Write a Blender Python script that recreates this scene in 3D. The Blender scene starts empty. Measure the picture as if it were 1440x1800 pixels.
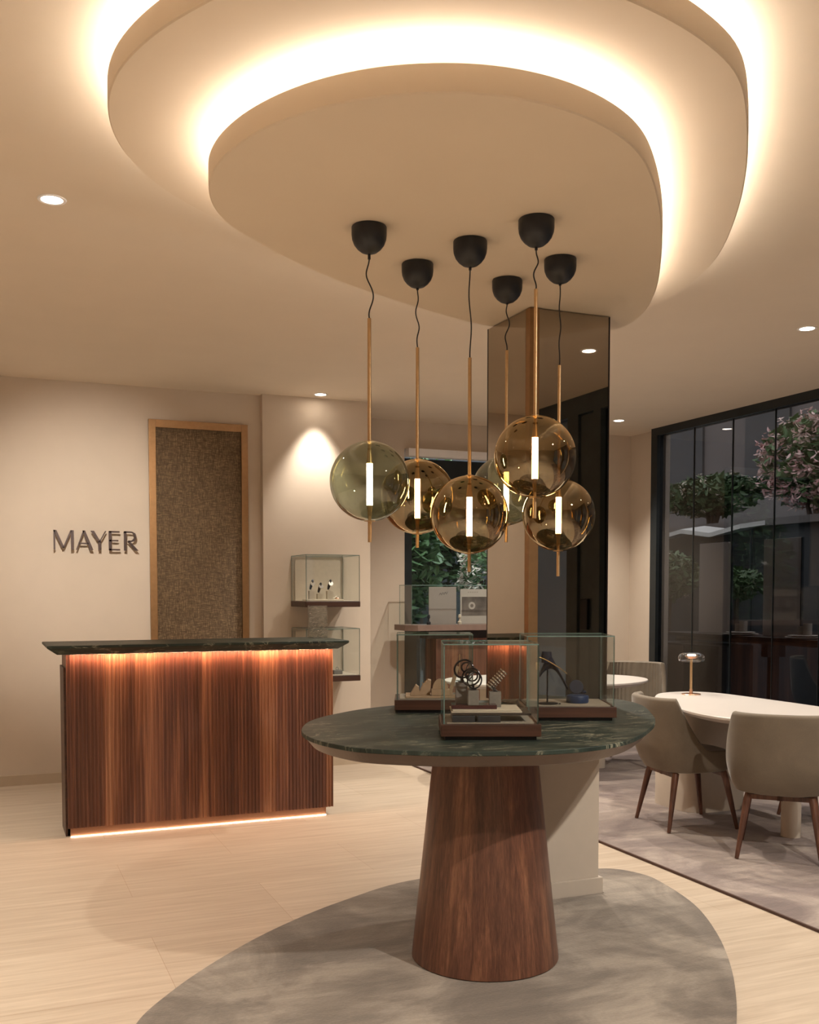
import bpy, bmesh, math, random
from mathutils import Vector, Matrix
random.seed(7)
PI = math.pi
S = bpy.context.scene
C = S.collection

# ------------------------------------------------------------------ camera, world, exposure
YAW = 0.3942
cam_data = bpy.data.cameras.new('camera')
cam = bpy.data.objects.new('camera', cam_data); C.objects.link(cam)
cam_data.sensor_fit = 'VERTICAL'; cam_data.sensor_height = 36.0
cam_data.lens = 1785.0 / 1800.0 * 36.0
cam_data.shift_y = (1126.0 - 900.0) / 1800.0
cam_data.clip_start = 0.05; cam_data.clip_end = 200
cam.location = (0, 0, 1.42)
cam.rotation_euler = (PI / 2 - 0.0483, 0, -YAW)
S.camera = cam

S.view_settings.view_transform = 'Standard'
S.view_settings.look = 'None'
S.view_settings.gamma = 1.0
S.view_settings.use_curve_mapping = False
S.view_settings.exposure = 1.35

w = bpy.data.worlds.new('sky'); S.world = w; w.use_nodes = True
bg = w.node_tree.nodes['Background']
bg.inputs[0].default_value = (0.84, 0.92, 1.0, 1); bg.inputs[1].default_value = 1.5

S.cycles.use_denoising = True
S.cycles.max_bounces = 8; S.cycles.diffuse_bounces = 5; S.cycles.glossy_bounces = 5
S.cycles.transmission_bounces = 6; S.cycles.transparent_max_bounces = 24
S.cycles.sample_clamp_indirect = 6.0
S.cycles.caustics_reflective = False; S.cycles.caustics_refractive = False

# light levels (room fixtures plus added fill downlights)
COVE = 15.0          # LED strips on the ceiling panels
SPOT = 1.25           # multiplier for the recessed downlights
WARM = (1.0, 0.90, 0.78)
WARM2 = (1.0, 0.90, 0.77)

# ------------------------------------------------------------------ helpers
def lin(c):
    return tuple(((x / 255) / 12.92 if x / 255 <= .04045 else ((x / 255 + .055) / 1.055) ** 2.4) for x in c)

def obj(name, bm, m, parent=None, smooth=False, loc=None, rot=None):
    bmesh.ops.recalc_face_normals(bm, faces=bm.faces)
    me = bpy.data.meshes.new(name); bm.to_mesh(me); bm.free()
    if isinstance(m, (list, tuple)):
        for x in m: me.materials.append(x)
    else:
        me.materials.append(m)
    if smooth:
        me.polygons.foreach_set('use_smooth', [True] * len(me.polygons))
        try: me.set_sharp_from_angle(angle=math.radians(35))
        except Exception: pass
    o = bpy.data.objects.new(name, me); C.objects.link(o)
    if parent: o.parent = parent
    if loc: o.location = loc
    if rot: o.rotation_euler = rot
    return o

def tag(o, label, cat, group=None):
    o['label'] = label; o['category'] = cat
    if group: o['group'] = group
    return o

def thing(name, label, cat, loc=(0, 0, 0), rotz=0, group=None):
    o = bpy.data.objects.new(name, None); C.objects.link(o)
    o.location = loc; o.rotation_euler = (0, 0, rotz); o.empty_display_size = 0.1
    return tag(o, label, cat, group)

def struct(name, bm, m, parent=None, smooth=False):
    o = obj(name, bm, m, parent, smooth)
    if parent is None: o['kind'] = 'structure'
    return o

def sroot(name):
    o = bpy.data.objects.new(name, None); C.objects.link(o); o['kind'] = 'structure'
    return o

def copy_tree(o, parent=None):
    c = o.copy(); C.objects.link(c); c.parent = parent
    for ch in list(o.children): copy_tree(ch, c)
    return c

def new(): return bmesh.new()

def add_box(bm, x0, x1, y0, y1, z0, z1, bev=0.0, mi=0):
    vs = [bm.verts.new((x, y, z)) for z in (z0, z1) for y in (y0, y1) for x in (x0, x1)]
    fs = [bm.faces.new([vs[i] for i in f]) for f in
          ((0, 1, 3, 2), (4, 6, 7, 5), (0, 4, 5, 1), (2, 3, 7, 6), (0, 2, 6, 4), (1, 5, 7, 3))]
    for f in fs: f.material_index = mi
    if bev > 0:
        es = list({e for f in fs for e in f.edges})
        bmesh.ops.bevel(bm, geom=es, offset=bev, segments=2, profile=.6, affect='EDGES')
    return bm

def box(x0, x1, y0, y1, z0, z1, bev=0.0):
    return add_box(new(), x0, x1, y0, y1, z0, z1, bev)

def add_lathe(bm, prof, seg=32, center=(0, 0), z0=0, mi=0, cap=True):
    rings = []
    for r, z in prof:
        if r < 1e-6:
            rings.append([bm.verts.new((center[0], center[1], z + z0))])
        else:
            rings.append([bm.verts.new((center[0] + r * math.cos(2 * PI * i / seg), center[1] + r * math.sin(2 * PI * i / seg), z + z0)) for i in range(seg)])
    for a, b in zip(rings, rings[1:]):
        for i in range(seg):
            j = (i + 1) % seg
            if len(a) == 1 and len(b) == 1: continue
            if len(a) == 1: f = bm.faces.new((a[0], b[i], b[j]))
            elif len(b) == 1: f = bm.faces.new((a[i], a[j], b[0]))
            else: f = bm.faces.new((a[i], a[j], b[j], b[i]))
            f.material_index = mi
    if cap:
        for r in (rings[0], rings[-1]):
            if len(r) > 1: bm.faces.new(r).material_index = mi
    return bm

def lathe(prof, seg=32, center=(0, 0), z0=0, cap=True):
    return add_lathe(new(), prof, seg, center, z0, 0, cap)

def add_tube(bm, pts, rad, seg=10, closed=False):
    pts = [Vector(p) for p in pts]; n = len(pts)
    if not hasattr(rad, '__len__'): rad = [rad] * n
    rings = []; up = None
    for i, p in enumerate(pts):
        if closed: t = (pts[(i + 1) % n] - pts[i - 1]).normalized()
        else: t = (pts[min(i + 1, n - 1)] - pts[max(i - 1, 0)]).normalized()
        if up is None:
            up = Vector((0, 0, 1)) if abs(t.z) < .9 else Vector((1, 0, 0))
        a = (up - t * up.dot(t)).normalized(); b = t.cross(a); up = a
        rings.append([bm.verts.new(p + (a * math.cos(2 * PI * k / seg) + b * math.sin(2 * PI * k / seg)) * rad[i]) for k in range(seg)])
    m = n if closed else n - 1
    for i in range(m):
        A = rings[i]; B = rings[(i + 1) % n]
        off = 0
        if closed and i == n - 1:
            off = min(range(seg), key=lambda o: (B[o].co - A[0].co).length)
        for k in range(seg):
            bm.faces.new((A[k], A[(k + 1) % seg], B[(k + 1 + off) % seg], B[(k + off) % seg]))
    if not closed:
        bm.faces.new(rings[0][::-1]); bm.faces.new(rings[-1])
    return bm

def tube(pts, rad, seg=10, closed=False): return add_tube(new(), pts, rad, seg, closed)

def spline(ctrl, n=8, closed=True):
    out = []; m = len(ctrl)
    P = [Vector(p) for p in ctrl]
    rng = range(m) if closed else range(m - 1)
    for i in rng:
        if closed: p0, p1, p2, p3 = P[i - 1], P[i], P[(i + 1) % m], P[(i + 2) % m]
        else: p0, p1, p2, p3 = P[max(i - 1, 0)], P[i], P[i + 1], P[min(i + 2, m - 1)]
        # centripetal Catmull-Rom
        d1 = max((p1 - p0).length, 1e-5) ** .5; d2 = max((p2 - p1).length, 1e-5) ** .5; d3 = max((p3 - p2).length, 1e-5) ** .5
        t0, t1 = 0, d1; t2 = t1 + d2; t3 = t2 + d3
        for k in range(n):
            t = t1 + (t2 - t1) * k / n
            A1 = p0 * ((t1 - t) / (t1 - t0)) + p1 * ((t - t0) / (t1 - t0))
            A2 = p1 * ((t2 - t) / (t2 - t1)) + p2 * ((t - t1) / (t2 - t1))
            A3 = p2 * ((t3 - t) / (t3 - t2)) + p3 * ((t - t2) / (t3 - t2))
            B1 = A1 * ((t2 - t) / (t2 - t0)) + A2 * ((t - t0) / (t2 - t0))
            B2 = A2 * ((t3 - t) / (t3 - t1)) + A3 * ((t - t1) / (t3 - t1))
            out.append(B1 * ((t2 - t) / (t2 - t1)) + B2 * ((t - t1) / (t2 - t1)))
    if not closed: out.append(P[-1])
    return out

def relax(pts, it=6):
    pts = [Vector(p) for p in pts]
    for _ in range(it):
        pts = [(pts[i - 1] + pts[i] * 2 + pts[(i + 1) % len(pts)]) / 4 for i in range(len(pts))]
    return pts

def resample(pts, n):
    pts = [Vector((p[0], p[1])) for p in pts]
    L = [0]
    for i in range(len(pts)): L.append(L[-1] + (pts[(i + 1) % len(pts)] - pts[i]).length)
    out = []; j = 0
    for k in range(n):
        s = L[-1] * k / n
        while L[j + 1] < s: j += 1
        t = (s - L[j]) / max(L[j + 1] - L[j], 1e-9)
        out.append(pts[j].lerp(pts[(j + 1) % len(pts)], t))
    return out

def area2(p): return sum(p[i - 1][0] * p[i][1] - p[i][0] * p[i - 1][1] for i in range(len(p)))

def inset(pts, d):
    n = len(pts); s = 1 if area2(pts) > 0 else -1; out = []
    for i in range(n):
        t = (Vector((pts[(i + 1) % n][0], pts[(i + 1) % n][1])) - Vector((pts[i - 1][0], pts[i - 1][1]))).normalized()
        out.append(Vector((pts[i][0], pts[i][1])) + Vector((-t.y, t.x)) * s * d)
    return out

def add_loft(bm, rings, cap0=True, cap1=True, mi=0):
    R = [[bm.verts.new(v) for v in r] for r in rings]; n = len(R[0])
    for a, b in zip(R, R[1:]):
        for i in range(n):
            bm.faces.new((a[i], a[(i + 1) % n], b[(i + 1) % n], b[i])).material_index = mi
    if cap0: bm.faces.new(R[0][::-1]).material_index = mi
    if cap1: bm.faces.new(R[-1]).material_index = mi
    return bm

def slab(outline, levels):
    """levels: list of (inset, z) from bottom to top"""
    bm = new()
    rings = [[(p[0], p[1], z) for p in (inset(outline, d) if d else outline)] for d, z in levels]
    return add_loft(bm, rings)

def poly_prism(outline, z0, z1):
    return slab(outline, [(0, z0), (0, z1)])

def superellipse(rx, ry, n=64, e=2.6, c=(0, 0)):
    out = []
    for i in range(n):
        a = 2 * PI * i / n; ca, sa = math.cos(a), math.sin(a)
        out.append(Vector((c[0] + rx * math.copysign(abs(ca) ** (2 / e), ca), c[1] + ry * math.copysign(abs(sa) ** (2 / e), sa))))
    return out

# ------------------------------------------------------------------ materials
def base(name):
    m = bpy.data.materials.new(name); m.use_nodes = True
    nt = m.node_tree; b = nt.nodes['Principled BSDF']
    return m, nt, b

def N(nt, t, **k):
    n = nt.nodes.new(t)
    for a, v in k.items(): setattr(n, a, v)
    return n

def coords(nt, scale=(1, 1, 1), rot=(0, 0, 0), kind='Object'):
    tc = N(nt, 'ShaderNodeTexCoord'); mp = N(nt, 'ShaderNodeMapping')
    mp.inputs['Scale'].default_value = scale; mp.inputs['Rotation'].default_value = rot
    nt.links.new(tc.outputs[kind], mp.inputs[0]); return mp.outputs[0]

def noise(nt, vec, scale, detail=4, rough=.55, dist=0):
    n = N(nt, 'ShaderNodeTexNoise'); n.inputs['Scale'].default_value = scale
    n.inputs['Detail'].default_value = detail; n.inputs['Roughness'].default_value = rough; n.inputs['Distortion'].default_value = dist
    nt.links.new(vec, n.inputs['Vector']); return n.outputs[0]

def ramp(nt, fac, stops):
    r = N(nt, 'ShaderNodeValToRGB'); nt.links.new(fac, r.inputs[0])
    el = r.color_ramp.elements
    while len(el) < len(stops): el.new(.5)
    for e, (p, c) in zip(el, stops): e.position = p; e.color = (*c, 1)
    return r.outputs[0]

def mixc(nt, a, b, fac, mode='MIX'):
    m = N(nt, 'ShaderNodeMix', data_type='RGBA', blend_type=mode)
    for sock, v in ((m.inputs[6], a), (m.inputs[7], b)):
        if isinstance(v, tuple): sock.default_value = (*v, 1)
        else: nt.links.new(v, sock)
    if isinstance(fac, (int, float)): m.inputs[0].default_value = fac
    else: nt.links.new(fac, m.inputs[0])
    return m.outputs[2]

def bump(nt, b, h, strength=.2, dist=.002):
    n = N(nt, 'ShaderNodeBump'); n.inputs['Strength'].default_value = strength; n.inputs['Distance'].default_value = dist
    nt.links.new(h, n.inputs['Height']); nt.links.new(n.outputs[0], b.inputs['Normal'])

def plain(name, col, rough=.5, metal=0., var=.12, scale=12, bmp=.05, spec=.5, sheen=0):
    m, nt, b = base(name)
    v = coords(nt); f = noise(nt, v, scale, 5)
    d = tuple(max(c * (1 - var), 0) for c in col); u = tuple(min(c * (1 + var), 1) for c in col)
    nt.links.new(ramp(nt, f, [(.3, d), (.7, u)]), b.inputs['Base Color'])
    b.inputs['Roughness'].default_value = rough; b.inputs['Metallic'].default_value = metal
    b.inputs['Specular IOR Level'].default_value = spec
    if sheen: b.inputs['Sheen Weight'].default_value = sheen; b.inputs['Sheen Roughness'].default_value = .4
    if bmp: bump(nt, b, noise(nt, v, scale * 14, 3), bmp, .002)
    return m

def walnut(name, axis='Z', light=1.0, strips=True, rough=.42, contrast=False, mul=1.0):
    m, nt, b = base(name)
    def sc(a, l): return {'X': (l, a, a), 'Y': (a, l, a), 'Z': (a, a, l)}[axis]
    fine = noise(nt, coords(nt, sc(1, .02)), 110 * mul, 6, .7, .3)
    wide = noise(nt, coords(nt, sc(1, .02 / mul)), (9 if strips else 5) * mul, 3, .6, .8)
    band = noise(nt, coords(nt, sc(1, .04 / mul)), 26 * mul, 4, .6, 1.0)
    k = light
    c1 = ramp(nt, wide, [(.30, tuple(x * k for x in (.050, .020, .013))), (.50, tuple(x * k for x in (.105, .043, .026))),
                         (.60, tuple(x * k for x in (.20, .085, .047))), (.70, tuple(x * k for x in (.34, .16, .085)))])
    c2 = ramp(nt, band, [(.30, tuple(x * k for x in (.060, .025, .016))), (.55, tuple(x * k for x in (.15, .062, .038))), (.75, tuple(x * k for x in (.27, .125, .07)))])
    c = mixc(nt, c1, c2, .5)
    if contrast:
        w2 = noise(nt, coords(nt, sc(1, .03)), 7, 4, .75, .6)
        c = ramp(nt, w2, [(.36, (.105, .040, .028)), (.50, (.21, .084, .054)), (.58, (.40, .175, .10)), (.68, (.66, .34, .20))])
        c = mixc(nt, c, c2, .3)
    g = ramp(nt, fine, [(.32, (.45, .42, .40)), (.62, (1, 1, 1))])
    nt.links.new(mixc(nt, c, g, .75, 'MULTIPLY'), b.inputs['Base Color'])
    b.inputs['Roughness'].default_value = rough
    bump(nt, b, fine, .15, .001)
    return m

def emit(name, col, s):
    m = bpy.data.materials.new(name); m.use_nodes = True; nt = m.node_tree
    nt.nodes.clear(); o = N(nt, 'ShaderNodeOutputMaterial'); e = N(nt, 'ShaderNodeEmission')
    e.inputs[0].default_value = (*col, 1); e.inputs[1].default_value = s
    nt.links.new(e.outputs[0], o.inputs[0]); return m

def thin_glass(name, tint, refl=1.0, base_refl=0.0, rough=0.0, gcol=(1, 1, 1), edge=None):
    """thin pane: tinted straight-through light plus a Fresnel reflection"""
    m = bpy.data.materials.new(name); m.use_nodes = True; nt = m.node_tree
    nt.nodes.clear(); o = N(nt, 'ShaderNodeOutputMaterial')
    t = N(nt, 'ShaderNodeBsdfTransparent')
    if edge:
        lw = N(nt, 'ShaderNodeLayerWeight'); lw.inputs[0].default_value = .35
        nt.links.new(ramp(nt, lw.outputs[1], [(.35, tint), (.97, edge)]), t.inputs[0])
    else: t.inputs[0].default_value = (*tint, 1)
    g = N(nt, 'ShaderNodeBsdfGlossy'); g.inputs['Color'].default_value = (*gcol, 1); g.inputs['Roughness'].default_value = rough
    fr = N(nt, 'ShaderNodeFresnel'); fr.inputs[0].default_value = 1.5
    # facing on back faces would give total reflection inside: feed the outward angle
    geo = N(nt, 'ShaderNodeNewGeometry')
    ff = N(nt, 'ShaderNodeLayerWeight'); ff.inputs[0].default_value = .5
    p = N(nt, 'ShaderNodeMath', operation='POWER'); nt.links.new(ff.outputs[1], p.inputs[0]); p.inputs[1].default_value = 3.2
    a = N(nt, 'ShaderNodeMath', operation='MULTIPLY_ADD'); nt.links.new(p.outputs[0], a.inputs[0]); a.inputs[1].default_value = .9 * refl
    a.inputs[2].default_value = .045 * refl + base_refl; a.use_clamp = True
    mx = N(nt, 'ShaderNodeMixShader')
    nt.links.new(a.outputs[0], mx.inputs[0]); nt.links.new(t.outputs[0], mx.inputs[1]); nt.links.new(g.outputs[0], mx.inputs[2])
    nt.links.new(mx.outputs[0], o.inputs[0])
    return m

M = {}
M['plaster'] = plain('plaster_ceiling', (.76, .665, .55), .9, var=.015, scale=3, bmp=.02)
M['disc'] = plain('plaster_panel', (.74, .635, .51), .85, var=.015, scale=3, bmp=.02)
M['wall'] = plain('wall_paint', (.60, .515, .43), .85, var=.02, scale=5, bmp=.05)
M['skirt'] = plain('skirting_paint', (.50, .41, .31), .6, var=.03)
M['core'] = plain('column_plaster', (.48, .42, .36), .8, var=.02)
M['bronze'] = plain('bronze_frame', (.33, .19, .09), .38, .75, .08, 30, .02)
M['brass'] = plain('brushed_brass', (.62, .42, .23), .32, .85, .06, 60, .02)
M['copper'] = plain('copper_metal', (.70, .42, .28), .3, 1, .05)
M['black'] = plain('black_lacquer', (.012, .015, .022), .45, 0, .2, 40, .05)
M['blackmetal'] = plain('black_metal', (.02, .017, .02), .28, .6, .2, 40, .0)
M['darkframe'] = plain('dark_window_frame', (.018, .024, .028), .4, .3, .15, 10, .0)
M['doorframe'] = plain('blue_grey_door_frame', (.055, .072, .082), .4, .3, .15, 10, .0)
M['steel'] = plain('polished_steel', (.75, .74, .72), .15, 1, .03)
M['gold'] = plain('gold_metal', (.9, .66, .35), .2, 1, .03)
M['walnut_v'] = walnut('walnut_vertical', 'Z', 1.0, contrast=True)
M['walnut_cone'] = walnut('walnut_veneer', 'Z', 1.1, rough=.38, mul=1.9)
M['walnut_h'] = walnut('walnut_horizontal', 'X', .55)
M['walnut_leg'] = walnut('walnut_leg', 'Z', 1.0)
M['kick'] = plain('bronze_plinth', (.30, .16, .10), .4, .4, .05)
M['white_top'] = plain('white_tabletop', (.54, .50, .47), .35, 0, .02, 4, .0)
M['white_base'] = plain('cream_pedestal', (.60, .53, .45), .7, 0, .04, 6, .03)
M['apron'] = plain('taupe_underside', (.15, .115, .095), .4, .2, .05, 8, .0)
M['apron2'] = plain('cream_underside', (.6, .5, .42), .4, 0, .05, 8, .0)
M['beige'] = plain('beige_suede', (.37, .26, .175), .8, 0, .06, 40, .1)
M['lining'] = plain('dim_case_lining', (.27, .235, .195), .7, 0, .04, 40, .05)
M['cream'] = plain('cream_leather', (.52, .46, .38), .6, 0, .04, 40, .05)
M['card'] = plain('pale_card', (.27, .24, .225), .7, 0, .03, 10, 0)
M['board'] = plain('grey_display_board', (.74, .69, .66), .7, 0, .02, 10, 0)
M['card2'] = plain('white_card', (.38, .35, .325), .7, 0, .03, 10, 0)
M['ink'] = plain('dark_ink', (.05, .045, .05), .6, 0, .1)
M['block'] = plain('grey_linen', (.16, .14, .13), .85, 0, .1, 90, .2)
M['block2'] = plain('pale_grey_linen', (.18, .165, .15), .85, 0, .1, 90, .2)
M['maroon'] = plain('dark_red_lacquer', (.045, .008, .012), .15, 0, .1)
M['navy'] = plain('navy_leather', (.005, .008, .022), .6, 0, .2, 40, .1, .2)
M['blue'] = plain('blue_leather', (.006, .024, .075), .5, 0, .2, 40, .1, .3)
M['letters'] = plain('dark_bronze_letters', (.055, .035, .032), .4, .5, .1)
M['porcelain'] = plain('pale_ceramic', (.5, .44, .38), .5, 0, .05)
M['darkwood'] = plain('dark_stained_wood', (.03, .02, .016), .4, 0, .2, 30, .05)
M['greybrown'] = plain('brown_counter', (.20, .135, .11), .5, 0, .1, 12, .05)
M['curtain'] = plain('pale_blue_drape', (.30, .42, .52), .8, 0, .1, 20, .1)
M['blind'] = plain('white_blind_box', (.85, .84, .86), .6, 0, .02)
M['rug_edge'] = plain('rug_binding', (.10, .06, .05), .9, 0, .1)
M['lamp_e'] = emit('downlight_glow', (1, .86, .68), 14)
M['tube_e'] = emit('light_tube_glow', (1, .74, .46), 26)
M['cove_e'] = emit('led_cove_glow', WARM, COVE)
M['cnt_e'] = emit('led_counter_glow', (1, .53, .31), 64)
M['cnt_b'] = emit('led_plinth_glow', (1, .72, .48), 10)
M['tl_e'] = emit('table_lamp_glow', (1, .70, .42), 12)

M['g_case'] = thin_glass('case_glass', (.972, .985, .978), .42)
M['g_edge'] = plain('glass_edge', (.13, .20, .185), .15, 0, .1, 30, 0)
M['g_amber'] = thin_glass('smoked_amber_glass', (.43, .335, .195), 1.2, .13, 0, (1, .86, .60), (.16, .12, .08))
M['g_green'] = thin_glass('smoked_green_glass', (.58, .62, .52), 1.0, .06, 0, (.9, .95, .9), (.26, .30, .27))
M['g_dark'] = thin_glass('tinted_storefront_glass', (.44, .42, .41), .7, .0)
M['g_door'] = thin_glass('door_glass', (.48, .52, .54), 1.0)
M['g_window'] = thin_glass('window_glass', (.84, .86, .84), 1.0)
M['g_clear'] = thin_glass('clear_lamp_glass', (.90, .94, .98), 1.2, .04, .02)

def mirror(name, col):
    m, nt, b = base(name)
    f = noise(nt, coords(nt), 1.5, 2)
    nt.links.new(ramp(nt, f, [(.3, tuple(c * .985 for c in col)), (.7, col)]), b.inputs['Base Color'])
    b.inputs['Metallic'].default_value = 1; b.inputs['Roughness'].default_value = .015
    return m
M['mirror'] = mirror('bronze_mirror', (.40, .35, .295))

# travertine floor: long soft streaks, large slabs
m, nt, b = base('travertine_floor'); M['floor'] = m
v = coords(nt)
br = N(nt, 'ShaderNodeTexBrick'); nt.links.new(v, br.inputs[0])
br.inputs['Scale'].default_value = 1.0; br.inputs['Brick Width'].default_value = 1.2; br.inputs['Row Height'].default_value = .6
br.inputs['Mortar Size'].default_value = .0016; br.inputs['Mortar Smooth'].default_value = .2; br.offset = .5
br.inputs['Color1'].default_value = (.52, .435, .345, 1); br.inputs['Color2'].default_value = (.59, .50, .40, 1)
br.inputs['Mortar'].default_value = (.44, .34, .25, 1)
st = noise(nt, coords(nt, (.55, 9, 1)), 3.2, 6, .62, .6)
st2 = noise(nt, coords(nt, (.8, 30, 1)), 4, 4, .6, .3)
c = mixc(nt, br.outputs[0], ramp(nt, st, [(.32, (.74, .70, .67)), (.68, (1.0, 1.0, 1.0))]), .8, 'MULTIPLY')
c = mixc(nt, c, ramp(nt, st2, [(.30, (.86, .84, .82)), (.6, (1, 1, 1))]), .6, 'MULTIPLY')
nt.links.new(c, b.inputs['Base Color']); b.inputs['Roughness'].default_value = .42
b.inputs['Specular IOR Level'].default_value = .35

def rug_mat(name, c0, c1, c2):
    m, nt, b = base(name); v = coords(nt)
    a = noise(nt, coords(nt, (1, 1, 1), (0, 0, .5)), 1.7, 5, .6, 1.3)
    s = noise(nt, coords(nt, (1, 5, 1), (0, 0, .9)), 3.2, 5, .65, .8)
    f = noise(nt, v, 90, 3)
    c = ramp(nt, a, [(.38, c0), (.5, c1), (.60, c2)])
    c = mixc(nt, c, ramp(nt, s, [(.38, (.70, .69, .70)), (.58, (1.0, 1, 1))]), .7, 'MULTIPLY')
    c = mixc(nt, c, ramp(nt, f, [(.3, (.78, .78, .78)), (.7, (1, 1, 1))]), .6, 'MULTIPLY')
    nt.links.new(c, b.inputs['Base Color']); b.inputs['Roughness'].default_value = .95
    b.inputs['Sheen Weight'].default_value = .25
    bump(nt, b, f, .5, .004); return m
M['rug1'] = rug_mat('grey_wool_rug', (.155, .128, .105), (.22, .187, .155), (.32, .275, .228))
M['rug2'] = rug_mat('mauve_wool_rug', (.165, .125, .118), (.24, .19, .172), (.35, .29, .255))

# green marble
m, nt, b = base('green_marble'); M['marble'] = m
v = coords(nt, (1, 1, 1), (0, 0, .35))
a = noise(nt, coords(nt, (1.2, 4.5, 1), (0, 0, .45)), 3, 8, .65, 1.2)
vn = noise(nt, coords(nt, (.8, 3.0, 1), (0, 0, .62)), 2.4, 7, .62, 2.2)
c = ramp(nt, a, [(.3, (.010, .016, .014)), (.55, (.024, .036, .030)), (.75, (.050, .066, .055))])
vein = ramp(nt, vn, [(.482, (0, 0, 0)), (.5, (1, 1, 1)), (.518, (0, 0, 0))])
msk = ramp(nt, noise(nt, v, 2.6, 3), [(.42, (0, 0, 0)), (.60, (1, 1, 1))])
vv = mixc(nt, vein, msk, 1.0, 'MULTIPLY')
c = mixc(nt, c, (.31, .30, .225), vv)
nt.links.new(c, b.inputs['Base Color']); b.inputs['Roughness'].default_value = .45; b.inputs['Specular IOR Level'].default_value = .28
bump(nt, b, a, .15, .002)

# woven metal mesh
m, nt, b = base('woven_metal_mesh'); M['mesh'] = m
h1 = noise(nt, coords(nt, (.12, 1, 1.6)), 250, 3, .6, .0)
h2 = noise(nt, coords(nt, (1.6, 1, .12)), 250, 3, .6, .0)
mm = N(nt, 'ShaderNodeMath', operation='MULTIPLY'); nt.links.new(h1, mm.inputs[0]); nt.links.new(h2, mm.inputs[1])
c = ramp(nt, mm.outputs[0], [(.16, (.12, .080, .048)), (.26, (.215, .148, .09)), (.36, (.47, .34, .20))])
nt.links.new(c, b.inputs['Base Color']); b.inputs['Metallic'].default_value = .45; b.inputs['Roughness'].default_value = .42
bump(nt, b, mm.outputs[0], 1.0, .012)

# velvet
def velvet(name, col):
    m, nt, b = base(name); v = coords(nt)
    a = noise(nt, v, 5, 4, .6, .5); f = noise(nt, v, 220, 2)
    c = ramp(nt, a, [(.3, tuple(x * .86 for x in col)), (.7, tuple(x * 1.1 for x in col))])
    c = mixc(nt, c, ramp(nt, f, [(.3, (.8, .8, .8)), (.7, (1, 1, 1))]), .5, 'MULTIPLY')
    nt.links.new(c, b.inputs['Base Color']); b.inputs['Roughness'].default_value = .8
    b.inputs['Sheen Weight'].default_value = .35; b.inputs['Sheen Roughness'].default_value = .35
    bump(nt, b, f, .2, .001); return m
M['velvet'] = velvet('taupe_velvet', (.155, .125, .092))
M['leather'] = plain('grey_seat_leather', (.20, .175, .155), .42, 0, .05, 9, .05)

def leafmat(name, a, b_):
    m, nt, b = base(name); oi = N(nt, 'ShaderNodeTexCoord')
    f = noise(nt, coords(nt), 3.5, 4)
    nt.links.new(ramp(nt, f, [(.3, a), (.7, b_)]), b.inputs['Base Color']); b.inputs['Roughness'].default_value = .5
    return m
M['leaf'] = leafmat('green_leaf', (.05, .12, .045), (.17, .30, .12))
M['leaf2'] = leafmat('dark_leaf', (.03, .075, .03), (.12, .20, .08))
M['bloom'] = leafmat('cream_blossom', (.62, .52, .42), (.85, .76, .66))
M['pink'] = leafmat('pink_blossom', (.75, .42, .46), (.92, .74, .66))
M['bark'] = plain('bark', (.08, .055, .04), .9, 0, .2, 20, .3)
M['facade'] = plain('pale_facade', (.14, .125, .12), .8, 0, .06, 3, .05)
M['facade_d'] = plain('dark_facade', (.05, .055, .06), .7, 0, .1, 3, .05)
M['pave'] = plain('street_paving', (.13, .15, .17), .8, 0, .12, 3, .1)
M['awning'] = plain('white_canvas', (.72, .72, .70), .8, 0, .03, 6, .05)

# ------------------------------------------------------------------ the room shell
CEIL = 2.965
struct('floor', box(-3.0, 5.98, -3.0, 8.66, -.10, 0), M['floor'])
struct('ceiling', box(-3.0, 6.1, -3.0, 8.7, CEIL, CEIL + .1), M['plaster'])
struct('wall_back', box(-3.0, 2.02, 7.93, 8.1, 0, CEIL), M['wall'])
struct('wall_pier', box(2.02, 2.92, 7.86, 8.58, 0, CEIL), M['wall'])
bm = new()
add_box(bm, 2.92, 3.52, 8.58, 8.7, 0, CEIL); add_box(bm, 3.52, 4.70, 8.58, 8.7, 2.71, CEIL); add_box(bm, 4.70, 6.1, 8.58, 8.7, 0, CEIL)
struct('wall_window', bm, M['wall'])
struct('wall_return', box(5.96, 6.1, 8.13, 8.58, 0, CEIL), M['wall'])
struct('wall_left', box(-3.1, -3.0, -3.0, 8.1, 0, CEIL), M['wall'])
struct('wall_rear', box(-3.0, 4.5, -3.1, -3.0, 0, CEIL), M['wall'])
struct('wall_entrance', box(4.45, 5.9, 2.1, 2.2, 0, CEIL), M['wall'])
struct('baseboard_back', box(-3.0, 2.02, 7.912, 7.93, 0, .075), M['skirt'])
struct('baseboard_pier', box(2.02, 2.935, 7.842, 7.86, 0, .075), M['skirt'])
struct('baseboard_window', box(2.94, 3.50, 8.562, 8.58, 0, .075), M['skirt'])
struct('baseboard_window_right', box(4.72, 5.95, 8.562, 8.58, 0, .075), M['skirt'])

# window in the far wall
wr = sroot('window_1')
obj('blind_box', box(3.53, 4.69, 8.50, 8.6, 2.64, 2.71), M['blind'], wr)
bm = new(); add_box(bm, 3.52, 3.60, 8.60, 8.68, 0, 2.63); add_box(bm, 4.62, 4.70, 8.60, 8.68, 0, 2.63); add_box(bm, 3.60, 4.62, 8.60, 8.68, 2.46, 2.63)
add_box(bm, 3.60, 4.62, 8.60, 8.68, 0, .06)
obj('window_frame', bm, M['darkframe'], wr)
obj('window_pane', box(3.60, 4.62, 8.635, 8.645, .06, 2.46), M['g_window'], wr)

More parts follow.
